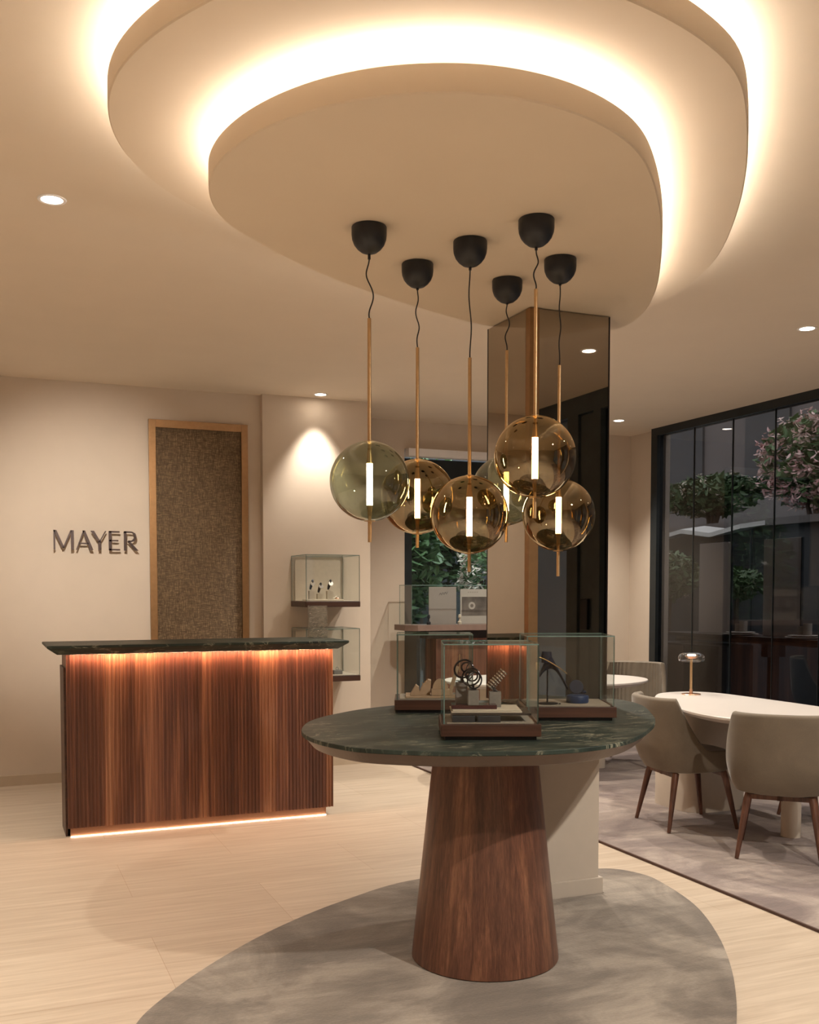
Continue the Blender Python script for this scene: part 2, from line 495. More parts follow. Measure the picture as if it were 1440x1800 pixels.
# tinted storefront on the right
wr = sroot('window_2')
vs = [8.036, 7.535, 7.021, 6.513, 6.01, 5.505, 5.0, 4.495, 3.99, 3.485, 2.98, 2.475]
bm = new()
add_box(bm, 5.88, 5.98, 8.036, 8.13, 0, CEIL); add_box(bm, 5.88, 5.98, 2.2, 8.036, 2.895, CEIL)
add_box(bm, 5.88, 5.98, 2.2, 8.036, 0, .06); add_box(bm, 5.88, 5.98, 2.2, 2.475, .06, 2.895)
obj('window_frame', bm, M['darkframe'], wr)
for a, c_ in zip(vs, vs[1:]):
    obj('glass_panel', box(5.915, 5.925, c_ + .003, a - .003, .06, 2.895), M['g_dark'], wr)
bm = new()
for a in vs[1:-1]: add_box(bm, 5.912, 5.928, a - .003, a + .003, .06, 2.895)
obj('silicone_joint', bm, M['darkframe'], wr)

# entrance storefront near the camera (seen in the mirrored column)
wr = sroot('window_3')
bm = new()
add_box(bm, 4.36, 4.46, -3.0, 2.2, 2.82, CEIL); add_box(bm, 4.36, 4.46, -3.0, 2.2, 0, .08)
for a, c_ in ((.80, .96), (1.18, 1.28), (2.05, 2.2), (-.35, -.25), (-1.6, -1.5), (-3.0, -2.9)):
    add_box(bm, 4.36, 4.46, a, c_, .08, 2.82)
add_box(bm, 4.37, 4.45, -.25, .80, 2.42, 2.50)
obj('window_frame', bm, M['doorframe'], wr)
for a, c_ in ((-.25, .80), (1.28, 2.05), (-1.5, -.35), (-2.9, -1.6)):
    obj('glass_panel', box(4.405, 4.415, a, c_, .08, 2.82), M['g_door'], wr)
dr = sroot('door_1')
obj('door_leaf', box(4.38, 4.44, .97, 1.17, .09, 2.81), M['doorframe'], dr)
obj('intercom_box', box(4.352, 4.379, 1.02, 1.12, 1.12, 1.36, .004), M['black'], dr)

# ------------------------------------------------------------------ ceiling panels
inner = [(0.648, 3.161), (0.682, 3.302), (0.755, 3.46), (0.913, 3.626), (1.228, 3.882), (1.663, 4.126), (2.229, 4.345), (2.6, 4.33), (2.80, 4.19), (2.79, 3.979), (2.632, 3.631), (2.348, 3.196), (2.101, 2.863), (1.881, 2.61), (1.75, 2.486), (1.61, 2.40), (1.415, 2.338), (1.221, 2.336), (1.059, 2.387), (0.91, 2.48), (0.785, 2.62), (0.693, 2.80), (0.648, 2.986)]
outer = [(.342, 3.076), (.365, 3.22), (.406, 3.35), (.470, 3.483), (.564, 3.62), (.70, 3.762), (1.085, 4.04), (1.62, 4.28), (2.25, 4.53), (2.75, 4.49), (3.0, 4.32), (3.035, 4.06), (2.98, 3.84), (2.898, 3.596), (2.772, 3.354), (2.57, 3.04), (2.445, 2.865), (2.268, 2.64), (2.08, 2.427), (1.955, 2.298), (1.857, 2.224), (1.737, 2.167), (1.612, 2.12), (1.47, 2.086), (1.25, 2.06), (1.0, 2.08), (.80, 2.16), (.62, 2.30), (.494, 2.493), (.432, 2.61), (.382, 2.745), (.352, 2.86), (.340, 2.96)]
def ceiling_panel(label, ctrl, z0, z1, strip_in):
    out = resample(relax(resample(spline(ctrl, 8), 240), 10), 200)
    t = thing('ceiling_panel', label, 'ceiling panel')
    obj('panel', slab(out, [(.004, z0), (0, z0 + .004), (0, z1 - .002), (.002, z1)]), M['disc'], t, True)
    a = inset(out, strip_in); c_ = inset(out, strip_in + .014)
    bm = new(); n = len(a)
    def ring(z): return ([bm.verts.new((p.x, p.y, z)) for p in a], [bm.verts.new((p.x, p.y, z)) for p in c_])
    A0, B0 = ring(z1 + .001); A1, B1 = ring(z1 + .010)
    for i in range(n):
        j = (i + 1) % n
        bm.faces.new((A1[i], A1[j], B1[j], B1[i])); bm.faces.new((A0[i], B0[i], B0[j], A0[j]))
        bm.faces.new((A0[i], A0[j], A1[j], A1[i])); bm.faces.new((B0[i], B1[i], B1[j], B0[j]))
    obj('led_strip', bm, M['cove_e'], t)
    bm = new()   # hidden hangers that carry the panel
    ci = inset(out, .35)
    return t, out, ci
p1, out_in, _ = ceiling_panel('smaller lower pebble-shaped ceiling panel, from which the glass globe pendants hang', inner, 2.67, 2.745, .045)
p2, out_out, _ = ceiling_panel('larger upper pebble-shaped ceiling panel glowing around the smaller one', outer, 2.815, 2.89, .045)
def core_ring(out, d, z0, z1):
    r = resample(relax(out, 30), 80); r = [Vector((p.x, p.y)) for p in r]
    c0 = sum(r, Vector((0, 0))) / len(r)
    r = [c0 + (p - c0) * d for p in r]
    return slab(r, [(0, z0), (0, z1)])
obj('panel_spacer', core_ring(out_in, .72, 2.745, 2.815), M['disc'], p1)
obj('panel_spacer', core_ring(out_out, .80, 2.89, CEIL), M['disc'], p2)

# ------------------------------------------------------------------ downlights
def downlight(x, y, label, power, aim=None, angle=75, blend=.8, col=WARM2, rad=.03, size=.046):
    t = thing('downlight', label, 'ceiling light', (x, y, CEIL), 0, 'recessed downlights in the ceiling')
    obj('trim_ring', lathe([(size - .004, -.004), (size + .008, -.005), (size + .010, -.001), (size + .008, .0), (size - .004, 0), (size - .004, -.004)], 32, cap=False), M['blind'], t, True)
    obj('lens', lathe([(0, -.003), (size - .005, -.003), (size - .005, -.001), (0, -.001)], 24), M['lamp_e'], t)
    L = bpy.data.lights.new('lamp', 'SPOT'); L.energy = power * SPOT; L.color = col; L.spot_size = math.radians(angle); L.spot_blend = blend
    L.shadow_soft_size = rad
    lo = bpy.data.objects.new('lamp', L); C.objects.link(lo); lo.parent = t; lo.location = (0, 0, -.03)
    d = (Vector(aim) - Vector((x, y, CEIL))) if aim else Vector((0, 0, -1))
    lo.rotation_euler = d.to_track_quat('-Z', 'Y').to_euler()
    return t
downlight(.266, 4.311, 'recessed downlight at upper left of the ceiling, aimed at the lettered wall', 150, (.72, 7.93, 1.75), 40, 1.0)
downlight(2.447, 7.70, 'recessed downlight close to the wall, above the two hanging glass cases', 34, (2.447, 7.76, 0), 70, .8)
downlight(5.307, 7.829, 'recessed downlight in the far corner, near the dark glass wall', 60, None, 95, .9)
downlight(4.481, 4.687, 'recessed downlight at the right edge, over the oval meeting table', 50, None, 105, .8)

def fill_spots(lst):  # unseen downlights added around the view as general fill
    for x, y, pw, aim, an in lst:
        downlight(x, y, 'added fill downlight in the ceiling, out of view', pw, aim, an, .8)
fill_spots([(-.9, 5.2, 75, None, 95), (-1.4, 7.0, 45, None, 95), (-1.6, 3.2, 80, None, 100), (.2, 1.0, 110, None, 115), (2.6, .9, 110, (2.2, 2.2, 0), 110),
       (-1.2, 0, 80, None, 115), (3.6, 2.3, 36, (3.5, 2.6, 0), 95), (5.2, 3.1, 45, None, 100), (1.2, -1.4, 80, None, 115)])

for x, y, pw in ((3.0, 5.2, 42), (3.4, 6.2, 60), (4.0, 7.3, 50)):  # added lamps, hidden by the column, that brighten the back of the room
    downlight(x, y, 'added fill downlight hidden behind the mirrored column', pw, None, 120, .8)

# ------------------------------------------------------------------ mirrored column
t = thing('mirrored_column', 'square column clad in bronze mirror above plaster, behind the round display table', 'column')
obj('plaster_core', box(2.25, 2.622, 4.0, 4.385, 0, 2.672), M['core'], t)
obj('mirror_panel', box(2.276, 2.637, 3.977, 3.999, .905, 2.666), M['mirror'], t)
obj('mirror_panel', box(2.227, 2.249, 4.012, 4.375, .905, 2.666), M['mirror'], t)
bm = new(); add_box(bm, 2.227, 2.274, 3.974, 3.999, .905, 2.667); add_box(bm, 2.227, 2.249, 3.999, 4.011, .905, 2.667)
o = obj('corner_trim', bm, M['bronze'], t)
obj('edge_trim', box(2.637, 2.643, 3.975, 4.39, .905, 2.667), M['blackmetal'], t)
obj('edge_trim', box(2.227, 2.249, 4.376, 4.386, .905, 2.667), M['blackmetal'], t)
bm = new(); add_box(bm, 2.234, 2.638, 3.984, 3.999, .0, .085, .002); add_box(bm, 2.623, 2.638, 3.999, 4.385, 0, .085, .002)
obj('baseboard', bm, M['core'], t)

# ------------------------------------------------------------------ rugs
rug = [(0.425, 3.343), (0.571, 3.563), (0.782, 3.802), (1.076, 4.069), (1.464, 4.328), (1.943, 4.525)]
rug2 = [(2.80, 4.36), (2.93, 4.30), (3.0, 4.15), (2.995, 4.02), (2.919, 3.677), (2.76, 3.33), (2.557, 3.001), (2.359, 2.738), (2.234, 2.591), (1.95, 2.27), (1.6, 2.07), (1.2, 1.98), (.8, 2.08), (.5, 2.33), (.36, 2.65), (.335, 3.0)]
ro = spline(rug2 + rug, 8)
k = 8 * (len(rug2) + len(rug) - 1) + 1
ro = ro[:k]
ro = [(p.x, p.y) for p in ro] + [(2.12, 4.53), (2.2235, 4.53), (2.2235, 3.981), (2.6435, 3.981), (2.6435, 4.40), (2.72, 4.385)]
t = obj('pebble_rug', poly_prism(ro, .0005, .012), M['rug1']); tag(t, 'mottled grey-taupe pebble-shaped rug under the round display table', 'rug')
t = thing('meeting_rug', 'large mottled mauve-grey rug under the meeting tables and chairs', 'rug')
obj('pile', box(3.182, 5.86, -1.0, 8.0, .0005, .012), M['rug2'], t)
bm = new(); add_box(bm, 3.172, 3.182, -1.0, 8.01, .0005, .013); add_box(bm, 3.182, 5.86, 8.0, 8.01, .0005, .013)
obj('binding', bm, M['rug_edge'], t)

# ------------------------------------------------------------------ display table
TZ = .90
tt = [(1.088, 3.679), (1.177, 3.884), (1.272, 4.01), (1.383, 4.111), (1.521, 4.213), (1.695, 4.291), (1.93, 4.335), (2.235, 4.33)]
tt2 = [(2.648, 4.27), (2.75, 4.21), (2.805, 4.13), (2.807, 4.024), (2.762, 3.869), (2.705, 3.748), (2.62, 3.60), (2.52, 3.437), (2.42, 3.305), (2.324, 3.2), (2.2, 3.078), (2.08, 2.979), (1.984, 2.925), (1.86, 2.885), (1.70, 2.876), (1.541, 2.914), (1.38, 2.975), (1.248, 3.057), (1.132, 3.164), (1.082, 3.28), (1.058, 3.40), (1.060, 3.55)]
full = tt2 + tt
sp = spline(full, 6)
to = [(p.x, p.y) for p in sp[:6 * (len(full) - 1) + 1]] + [(2.2235, 4.33), (2.2235, 3.972), (2.646, 3.972)]
tk = len(to)
def off_notched(d, z):
    ins = inset(to[:tk - 3], d); out = [(p.x, p.y, z) for p in ins]
    out[-1] = (2.2235, ins[-1].y, z); out[0] = (2.648, ins[0].y, z)
    return out + [(2.2235, 4.33 - d, z), (2.2235, 3.972 - d * .2, z), (2.646, 3.972 - d * .2, z)]
t = thing('display_table', 'pebble-shaped green marble table on a tapered walnut cone pedestal', 'table', (1.759, 3.468, 0))
def localize(ring): return [(x - 1.759, y - 3.468, z) for x, y, z in ring]
bm = new(); add_loft(bm, [localize(off_notched(d, z)) for d, z in ((.002, .8845), (0, .8865), (0, .898), (.002, TZ))])
obj('tabletop', bm, M['marble'], t)
bm = new(); add_loft(bm, [localize(off_notched(d, z)) for d, z in ((.050, .842), (.040, .846), (.008, .884))])
obj('chamfered_underside', bm, M['apron'], t)
obj('cone_pedestal', lathe([(.275, .0125), (.283, .016), (.283, .022), (.196, .8415)], 96), M['walnut_cone'], t, True)

# ------------------------------------------------------------------ glass display cases
def pane_box(bm, x0, x1, y0, y1, z0, z1, g=.0045):
    """five glass sheets with green edges: material 0 faces, 1 edges"""
    def sheet(a0, a1, b0, b1, c0, c1, thin):
        vs = [bm.verts.new((x, y, z)) for z in (c0, c1) for y in (b0, b1) for x in (a0, a1)]
        for f, ax in (((0, 1, 3, 2), 2), ((4, 6, 7, 5), 2), ((0, 4, 5, 1), 1), ((2, 3, 7, 6), 1), ((0, 2, 6, 4), 0), ((1, 5, 7, 3), 0)):
            bm.faces.new([vs[i] for i in f]).material_index = 0 if ax == thin else 1
    sheet(x0, x1, y0, y0 + g, z0, z1 - g, 1); sheet(x0, x1, y1 - g, y1, z0, z1 - g, 1)
    sheet(x0, x0 + g, y0 + g, y1 - g, z0, z1 - g, 0); sheet(x1 - g, x1, y0 + g, y1 - g, z0, z1 - g, 0)
    sheet(x0, x1, y0, y1, z1 - g, z1, 2)
    return bm

def glass_part(name, bm, parent):
    me = bpy.data.meshes.new(name); bm.to_mesh(me); bm.free()
    me.materials.append(M['g_case']); me.materials.append(M['g_edge'])
    o = bpy.data.objects.new(name, me); C.objects.link(o); o.parent = parent
    return o

def table_case(x, y, wd, dp, top, label, z=TZ):
    """local x to the right, y away from the viewer, origin front-centre"""
    t = thing('display_case', label, 'display case', (x, y, z), -YAW, 'glass cases on the marble table')
    obj('foot', box(-wd / 2 + .015, wd / 2 - .015, .015, dp - .015, 0.0005, .014), M['black'], t)
    h = .014 + .047
    bm = new(); add_box(bm, -wd / 2, wd / 2, 0, dp, .014, h - .004, .002)
    obj('walnut_base', bm, M['walnut_h'], t)
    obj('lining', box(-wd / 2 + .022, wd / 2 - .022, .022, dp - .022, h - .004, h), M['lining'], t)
    glass_part('glass_cover', pane_box(new(), -wd / 2 + .009, wd / 2 - .009, .008, dp - .008, h - .004, top - z), t)
    return t, h + z

def in_case(x, y, lx, ly):
    return (x + lx * math.cos(YAW) + ly * math.sin(YAW), y - lx * math.sin(YAW) + ly * math.cos(YAW))

FX, FY = 1.6145, 3.14
fc, FZ = table_case(FX, FY, .35, .30, 1.238, 'glass case with walnut base at the front of the marble table, holding black coiled stands')
LX, LY = 1.757, 3.942
lc, LZ = table_case(LX, LY, .345, .26, 1.238, 'glass case with walnut base at the back left of the marble table, holding beige stands')
RX, RY = 2.153, 3.493
rc, RZ = table_case(RX, RY, .37, .30, 1.243, 'glass case with walnut base at right of the marble table, holding a navy bust')

def put(name, label, cat, case, lx, ly, dz=0, rz=0, group=None):
    X, Y, Z = {'F': (FX, FY, FZ), 'L': (LX, LY, LZ), 'R': (RX, RY, RZ)}[case]
    px_, py_ = in_case(X, Y, lx, ly)
    return thing(name, label, cat, (px_, py_, Z + dz), -YAW + rz, group)

# front case contents
for lx0, lx1, lab in ((-.135, -.055, 'left of two low black blocks on the floor of the front glass case'), (-.045, .035, 'right of two low black blocks on the floor of the front glass case')):
    t = put('riser_block', lab, 'display block', 'F', (lx0 + lx1) / 2, .055, .0005)
    obj('block', box(-(lx1 - lx0) / 2, (lx1 - lx0) / 2, -.03, .10, 0, .022, .002), M['black'], t)
t = put('riser_board', 'dark board lying on the low black blocks in the front glass case', 'display board', 'F', .005, .13, .023)
obj('board', box(-.14, .14, -.09, .09, 0, .008, .001), M['darkwood'], t)
t = put('display_board', 'two-layer cream board in the middle of the front glass case', 'display board', 'F', -.012, .13, .0315)
bm = new(); add_box(bm, -.125, .125, -.085, .085, 0, .005, .001); add_box(bm, -.12, .12, -.08, .08, .006, .011, .001); add_box(bm, -.11, .11, -.07, .07, .005, .006)
obj('board', bm, M['cream'], t)
t = put('lacquer_tray', 'dark red lacquer tray on the cream board in the front glass case', 'tray', 'F', -.055, .105, .043)
obj('tray', box(-.08, .08, -.045, .045, 0, .014, .001), M['maroon'], t)
def coil(cx, cy, cz, r, tilt, wob, ph, n=90, turns=1):
    out = []
    for i in range(n):
        a = 2 * PI * i / n
        rr = r * (1 + wob * math.sin(2 * a + ph))
        x = rr * math.cos(a); z = rr * math.sin(a)
        out.append((cx + x * math.cos(tilt), cy + x * math.sin(tilt), cz + z))
    return out
def plinth(lab, lx, ly, dz, wdt, h, mat, top='coil'):
    t = put('jewellery_plinth', lab, 'display plinth', 'F', lx, ly, dz)
    obj('plinth', box(-wdt / 2, wdt / 2, -wdt / 2, wdt / 2, 0, h, .001), mat, t)
    return t
t = plinth('tallest grey block in the front glass case, under the rear black coil', -.098, .125, .0572, .042, .075, M['block'])
t = plinth('middle grey block in the front glass case, under the front black coil', -.058, .075, .0572, .038, .052, M['block2'])
t = plinth('grey block at right in the front glass case, carrying a metal bracelet', .024, .14, .0430, .042, .055, M['block2'])
def coil_stand(lab, lx, ly, dz, rings, nm):
    t = put('coil_stand', lab, 'jewellery stand', 'F', lx, ly, dz)
    obj('stem', lathe([(.012, 0), (.012, .003), (.004, .004), (.004, .022)], 16), M['blackmetal'], t, True)
    for (dx, dy, dz2, r, tl, wb, ph, th) in rings:
        obj('coil', tube(coil(dx, dy, dz2, r, tl, wb, ph), th, 8, True), M['blackmetal'], t, True)
    return t
coil_stand('rear pair of black metal coils standing on the tallest grey block', -.098, .125, .1332,
           [(.008, 0, .048, .034, .4, .08, 1.0, .0038), (.022, .002, .052, .020, -.3, .1, 2.0, .0034), (.030, -.004, .040, .028, 1.0, .05, 0, .0022)], 3)
coil_stand('front black metal coils with gold edges on the middle grey block', -.058, .075, .1102,
           [(-.008, 0, .046, .031, -.35, .06, .5, .0034), (.004, -.004, .034, .030, .6, .05, 1.4, .0028), (-.006, .003, .050, .020, .2, .08, 2.2, .003)], 3)
t = put('bracelet_stand', 'black stand with a ridged silver bracelet on the right-hand grey block', 'jewellery stand', 'F', .024, .14, .0985)
obj('stem', tube([(0, 0, 0), (0, 0, .004), (-.004, 0, .012), (-.012, 0, .02)], [.012, .006, .004, .004], 12), M['blackmetal'], t, True)
bm = new()
for i in range(8):
    f = i / 7
    cx = -.018 + .05 * f; cz = .016 + .055 * f
    add_tube(bm, [(cx + .014 * math.cos(a) * -.74, .014 * math.sin(a), cz + .014 * math.cos(a) * .67) for a in [2 * PI * q / 16 for q in range(16)]], .0032, 6, True)
obj('bracelet', bm, M['steel'], t, True)

# left case contents (beige)
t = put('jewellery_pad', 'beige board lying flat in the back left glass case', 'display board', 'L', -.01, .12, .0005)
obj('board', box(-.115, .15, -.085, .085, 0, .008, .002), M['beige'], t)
t = put('ring_stand', 'small beige wedge ring stand at the left end of the back left glass case', 'jewellery stand', 'L', -.085, .10, .0092)
bm = new(); add_loft(bm, [[(x, y, z) for x, z in ((-.022, 0), (.022, 0), (.018, .035), (.004, .045))] for y in (-.03, .03)]); obj('wedge', bm, M['beige'], t)
t = put('bracelet_ramp', 'beige ramp stand with fine slots in the back left glass case', 'jewellery stand', 'L', -.048, .13, .0092)
bm = new(); add_loft(bm, [[(x, y, z) for x, z in ((-.02, 0), (.03, 0), (.034, .062), (.022, .064), (-.004, .038))] for y in (-.04, .04)]); obj('ramp', bm, M['beige'], t)
bm = new()
for q in range(3): add_tube(bm, [(.0 + q * .01, -.042, .046 + q * .008), (-.006 + q * .01, -.042, .056 + q * .008)], .0012, 6)
obj('pin', bm, M['gold'], t, True)
t = put('arch_stand', 'beige arched stand on a block in the middle of the back left glass case', 'jewellery stand', 'L', .022, .09, .0092)
obj('block', box(-.035, .045, -.03, .03, 0, .026, .002), M['beige'], t)
bm = new(); ar = [(-.03 + .0, .026)] + [(.004 - .034 * math.cos(a), .026 + .045 * math.sin(a)) for a in [PI * q / 16 for q in range(17)]]
add_loft(bm, [[(x, y, z) for x, z in ar[1:]] for y in (-.008, .008)]); obj('arch', bm, M['beige'], t)
t = put('necklace_bar', 'long slanted beige bar leaning in the back left glass case', 'jewellery stand', 'L', .065, .10, .0092)
bm = new(); add_loft(bm, [[(x, y, z) for x, z in ((-.008, 0), (.010, 0), (.043, .122), (.030, .125))] for y in (-.012, .012)]); obj('bar', bm, M['beige'], t)
t = put('acrylic_block', 'small clear acrylic block behind the slanted beige bar', 'display block', 'L', .102, .15, .0092)
obj('block', box(-.018, .018, -.018, .018, 0, .058), M['g_clear'], t)

# right case contents (navy)
t = put('necklace_bust', 'navy curved necklace stand on a thin black post in the right glass case', 'jewellery stand', 'R', -.082, .09, .0005)
obj('base', lathe([(.0, 0), (.044, 0), (.044, .003), (.006, .006)], 32, cap=False), M['blackmetal'], t, True)
obj('post', tube([(0, 0, .003), (0, 0, .165)], .0035, 10), M['blackmetal'], t, True)
bm = new(); arc = []
for q in range(19):
    f = q / 18
    x = -.032 + .115 * f; z = .118 + .058 * math.sin(min(f / .42, 1) * PI / 2) - (.115 * max(0, (f - .34) / .66) ** 1.35)
    arc.append((x, z))
rings = []
for q, (x, z) in enumerate(arc):
    f = q / 18; wdt = .016 + .022 * math.sin(PI * f) ; th = .009 + .020 * math.exp(-((f - .34) / .2) ** 2)
    rings.append([(x, -wdt, z - th * .2), (x, -wdt * .5, z + th * .6), (x, 0, z + th), (x, wdt * .5, z + th * .6), (x, wdt, z - th * .2), (x, wdt * .5, z - th), (x, 0, z - th * .7), (x, -wdt * .5, z - th)])
add_loft(bm, rings); obj('bust', bm, M['navy'], t, True)
obj('neck', lathe([(.021, 0), (.022, .03), (.019, .045), (.0, .046)], 24, (-.004, 0), .168), M['navy'], t, True)
t = put('necklace', 'gold necklace draped around the navy curved stand', 'necklace', 'R', -.082, .09, 0)
pts = spline([Vector((-.036, -.026, .192)), Vector((-.02, -.035, .186)), Vector((.01, -.040, .170)), Vector((.045, -.040, .148)), Vector((.075, -.03, .126))], 8, False)
bm = tube(pts, .0024, 8); obj('chain', bm, M['gold'], t, True)
obj('price_tag', box(-.052, -.038, -.030, -.028, .142, .172, .0005), M['gold'], t)
t = put('round_cushion', 'round blue leather cushion stand in the right glass case', 'jewellery stand', 'R', .048, .13, .0005)
obj('cushion', lathe([(.0, 0), (.044, 0), (.046, .004), (.046, .026), (.044, .030), (.030, .034), (0, .034)], 40), M['blue'], t, True)
t = put('round_pad', 'dark round upright pad leaning on the blue cushion stand', 'jewellery stand', 'R', .048, .135, .0350)
bm = lathe([(0, -.004), (.028, -.004), (.030, 0), (.028, .004), (0, .004)], 32)
bmesh.ops.rotate(bm, verts=bm.verts, cent=(0, 0, 0), matrix=Matrix.Rotation(math.radians(72), 3, 'X')); bmesh.ops.translate(bm, verts=bm.verts, vec=(-.004, 0, .030))
obj('disc', bm, M['navy'], t, True)
obj('ball', lathe([(.0, .0), (.010, .004), (.012, .010), (.008, .016), (0, .018)], 16, (.026, -.005)), M['navy'], t, True)
for lx, ly, lab in ((-.035, .06, 'tiny dark earring on the lining near the post of the navy stand'), (.085, .15, 'tiny pair of dark earrings on the lining right of the blue cushion')):
    t = put('earring', lab, 'earring', 'R', lx, ly, .0005)
    obj('stud', lathe([(0, 0), (.004, .001), (.004, .005), (0, .006)], 10), M['blackmetal'], t, True)

# ------------------------------------------------------------------ reception counter
t = thing('reception_counter', 'fluted walnut reception counter with a dark green marble top and glowing edges', 'counter', (.41, 6.1, 0))
bm = new()
W_ = 1.602; nf = 74; rings0 = []; prof = []
for i in range(nf):
    x = W_ * i / nf; d = W_ / nf
    for fx, fy in ((0.0, .0), (.10, .0), (.16, .007), (.84, .007), (.90, .0)):
        prof.append((x + fx * d, -fy if False else fy))
prof.append((W_, 0))
front = [(x, y) for x, y in prof]
poly = front + [(W_, .03), (0, .03)]
lo = [bm.verts.new((x, y, .053)) for x, y in poly]; hi = [bm.verts.new((x, y, 1.056)) for x, y in poly]
n = len(poly)
for i in range(n): bm.faces.new((lo[i], lo[(i + 1) % n], hi[(i + 1) % n], hi[i]))
bm.faces.new(lo[::-1]); bm.faces.new(hi)
obj('fluted_panel', bm, M['walnut_v'], t)
obj('carcass', box(.0, W_, .031, .34, .053, 1.056), M['walnut_v'], t)
obj('side_panel', box(-.012, -.001, .045, .34, .0, .98), M['walnut_h'], t)
obj('plinth', box(.012, 1.56, .02, .33, 0, .052), M['kick'], t)
obj('led_strip', box(.014, 1.558, .012, .0195, .001, .0035), M['cnt_b'], t)
ol = [(-.105, -.105), (1.675, -.105), (1.675, .69), (-.105, .69)]
def rect_ring(d, z, r=.0):
    x0, y0, x1, y1 = -.105 + d, -.105 + d, 1.675 - d, .46 - d
    return [(x0, y0, z), (x1, y0, z), (x1, y1, z), (x0, y1, z)]
bm = new(); add_loft(bm, [rect_ring(.055, 1.062), rect_ring(.004, 1.098), rect_ring(0, 1.102), rect_ring(0, 1.112), rect_ring(.003, 1.115)])
obj('marble_top', bm, M['marble'], t)
obj('led_strip', box(.02, 1.585, -.030, -.020, 1.0608, 1.0618), M['cnt_e'], t)

t = thing('glass_vase', 'tall clear crackled-glass block vase on the right end of the counter', 'vase', (2.0, 6.38, 1.1155), -.2)
m_, nt, b = base('crackled_clear_glass'); M['crackle'] = m_
nt.nodes.remove(b); om = [n for n in nt.nodes if n.type == 'OUTPUT_MATERIAL'][0]
gl = N(nt, 'ShaderNodeBsdfGlossy'); gl.inputs['Roughness'].default_value = .05
tr = N(nt, 'ShaderNodeBsdfTransparent'); tr.inputs[0].default_value = (.86, .88, .87, 1)
f = noise(nt, coords(nt), 24, 3, .6, 2.0)
bp = N(nt, 'ShaderNodeBump'); bp.inputs['Distance'].default_value = .03; bp.inputs['Strength'].default_value = 1; nt.links.new(f, bp.inputs['Height']); nt.links.new(bp.outputs[0], gl.inputs['Normal'])
mx = N(nt, 'ShaderNodeMixShader'); mx.inputs[0].default_value = .32
nt.links.new(tr.outputs[0], mx.inputs[1]); nt.links.new(gl.outputs[0], mx.inputs[2]); nt.links.new(mx.outputs[0], om.inputs[0])
bm = new(); add_box(bm, -.06, .06, -.05, .05, 0, .21, .003)
obj('vase', bm, M['crackle'], t)
obj('rim', box(-.058, .058, -.048, .048, .2105, .2125), M['g_case'], t)

# ------------------------------------------------------------------ sign lettering on the back wall
t = thing('wall_sign', 'raised dark metal lettering on the cream wall, left of the gold mesh panel', 'sign', (.457, 7.86, 1.726))
HL = .143
def stroke(bm, p, q, w0, w1=None, d0=0, d1=.012):
    w1 = (w1 or w0) * 1.2; w0 = w0 * 1.2; p = Vector(p); q = Vector(q)
    # widths are horizontal for steep strokes, vertical for flat ones
    if abs((q - p).x) > abs((q - p).y) * 2.2: a = Vector((0, w0 / 2)); b2 = Vector((0, w1 / 2))
    else: a = Vector((w0 / 2, 0)); b2 = Vector((w1 / 2, 0))
    P4 = [p - a, p + a, q + b2, q - b2]
    add_loft(bm, [[(v_.x, y, v_.y) for v_ in P4] for y in (d0, d1)])
def letter(strokes, extra=None, pins=()):
    bm = new()
    for s in strokes: stroke(bm, *s)
    if extra: extra(bm)
    for x, z in pins:
        add_tube(bm, [(x, .010, z), (x, 0.0695, z)], .0025, 6)
    return obj('letter', bm, M['letters'], t)
h = HL
letter([((.006, 0), (.006, h), .010), ((.010, h), (.068, .012), .018, .014), ((.068, .012), (.124, h), .010, .010), ((.131, 0), (.131, h), .017)], None, ((.006, .03), (.131, .03)))
letter([((.160, 0), (.212, h), .008, .008), ((.266, 0), (.212, h), .021, .016), ((.178, .048), (.246, .048), .009)], None, ((.17, .02), (.255, .02)))
letter([((.272, h), (.323, .060), .021, .016), ((.368, h), (.323, .060), .008, .008), ((.323, 0), (.323, .066), .016)], None, ((.323, .02),))
letter([((.399, 0), (.399, h), .017), ((.392, h - .005), (.468, h - .005), .010), ((.392, .073), (.458, .073), .009), ((.392, .005), (.470, .005), .010)], None, ((.399, .02), (.399, .12)))
def bowl(bm):
    pts = [(.505 + .040, h - .005)] + [(.548 + .034 * math.sin(a), h - .039 + .034 * math.cos(a)) for a in [PI * q / 12 for q in range(13)]] + [(.530, h - .073)]
    pts = [(.500, h - .005)] + pts
    for a_, b_ in zip(pts, pts[1:]):
        A = Vector(a_); B = Vector(b_); d = (B - A)
        if d.length < 1e-4: continue
        nn = Vector((-d.y, d.x)).normalized() * (.0055 + .003 * (A.x > .57))
        add_loft(bm, [[(v_.x, y, v_.y) for v_ in (A - nn, A + nn, B + nn, B - nn)] for y in (0, .012)])
letter([((.508, 0), (.508, h), .016), ((.530, .070), (.592, 0), .018, .022)], bowl, ((.508, .02), (.508, .12)))

# ------------------------------------------------------------------ framed mesh panel
t = thing('mesh_panel', 'tall bronze-framed panel of woven gold metal mesh on the back wall', 'wall panel', (1.152, 7.93, 0))
bm = new(); add_box(bm, 0, .052, -.03, -.0005, .0, 2.723, .001); add_box(bm, .709, .761, -.03, -.0005, .0, 2.723, .001); add_box(bm, .0525, .7085, -.03, -.0005, 2.664, 2.723, .001); add_box(bm, .0525, .7085, -.03, -.0005, .0, .06, .001)
obj('frame', bm, M['bronze'], t)
obj('woven_mesh', box(.0525, .7085, -.014, -.0005, .06, 2.664), M['mesh'], t)

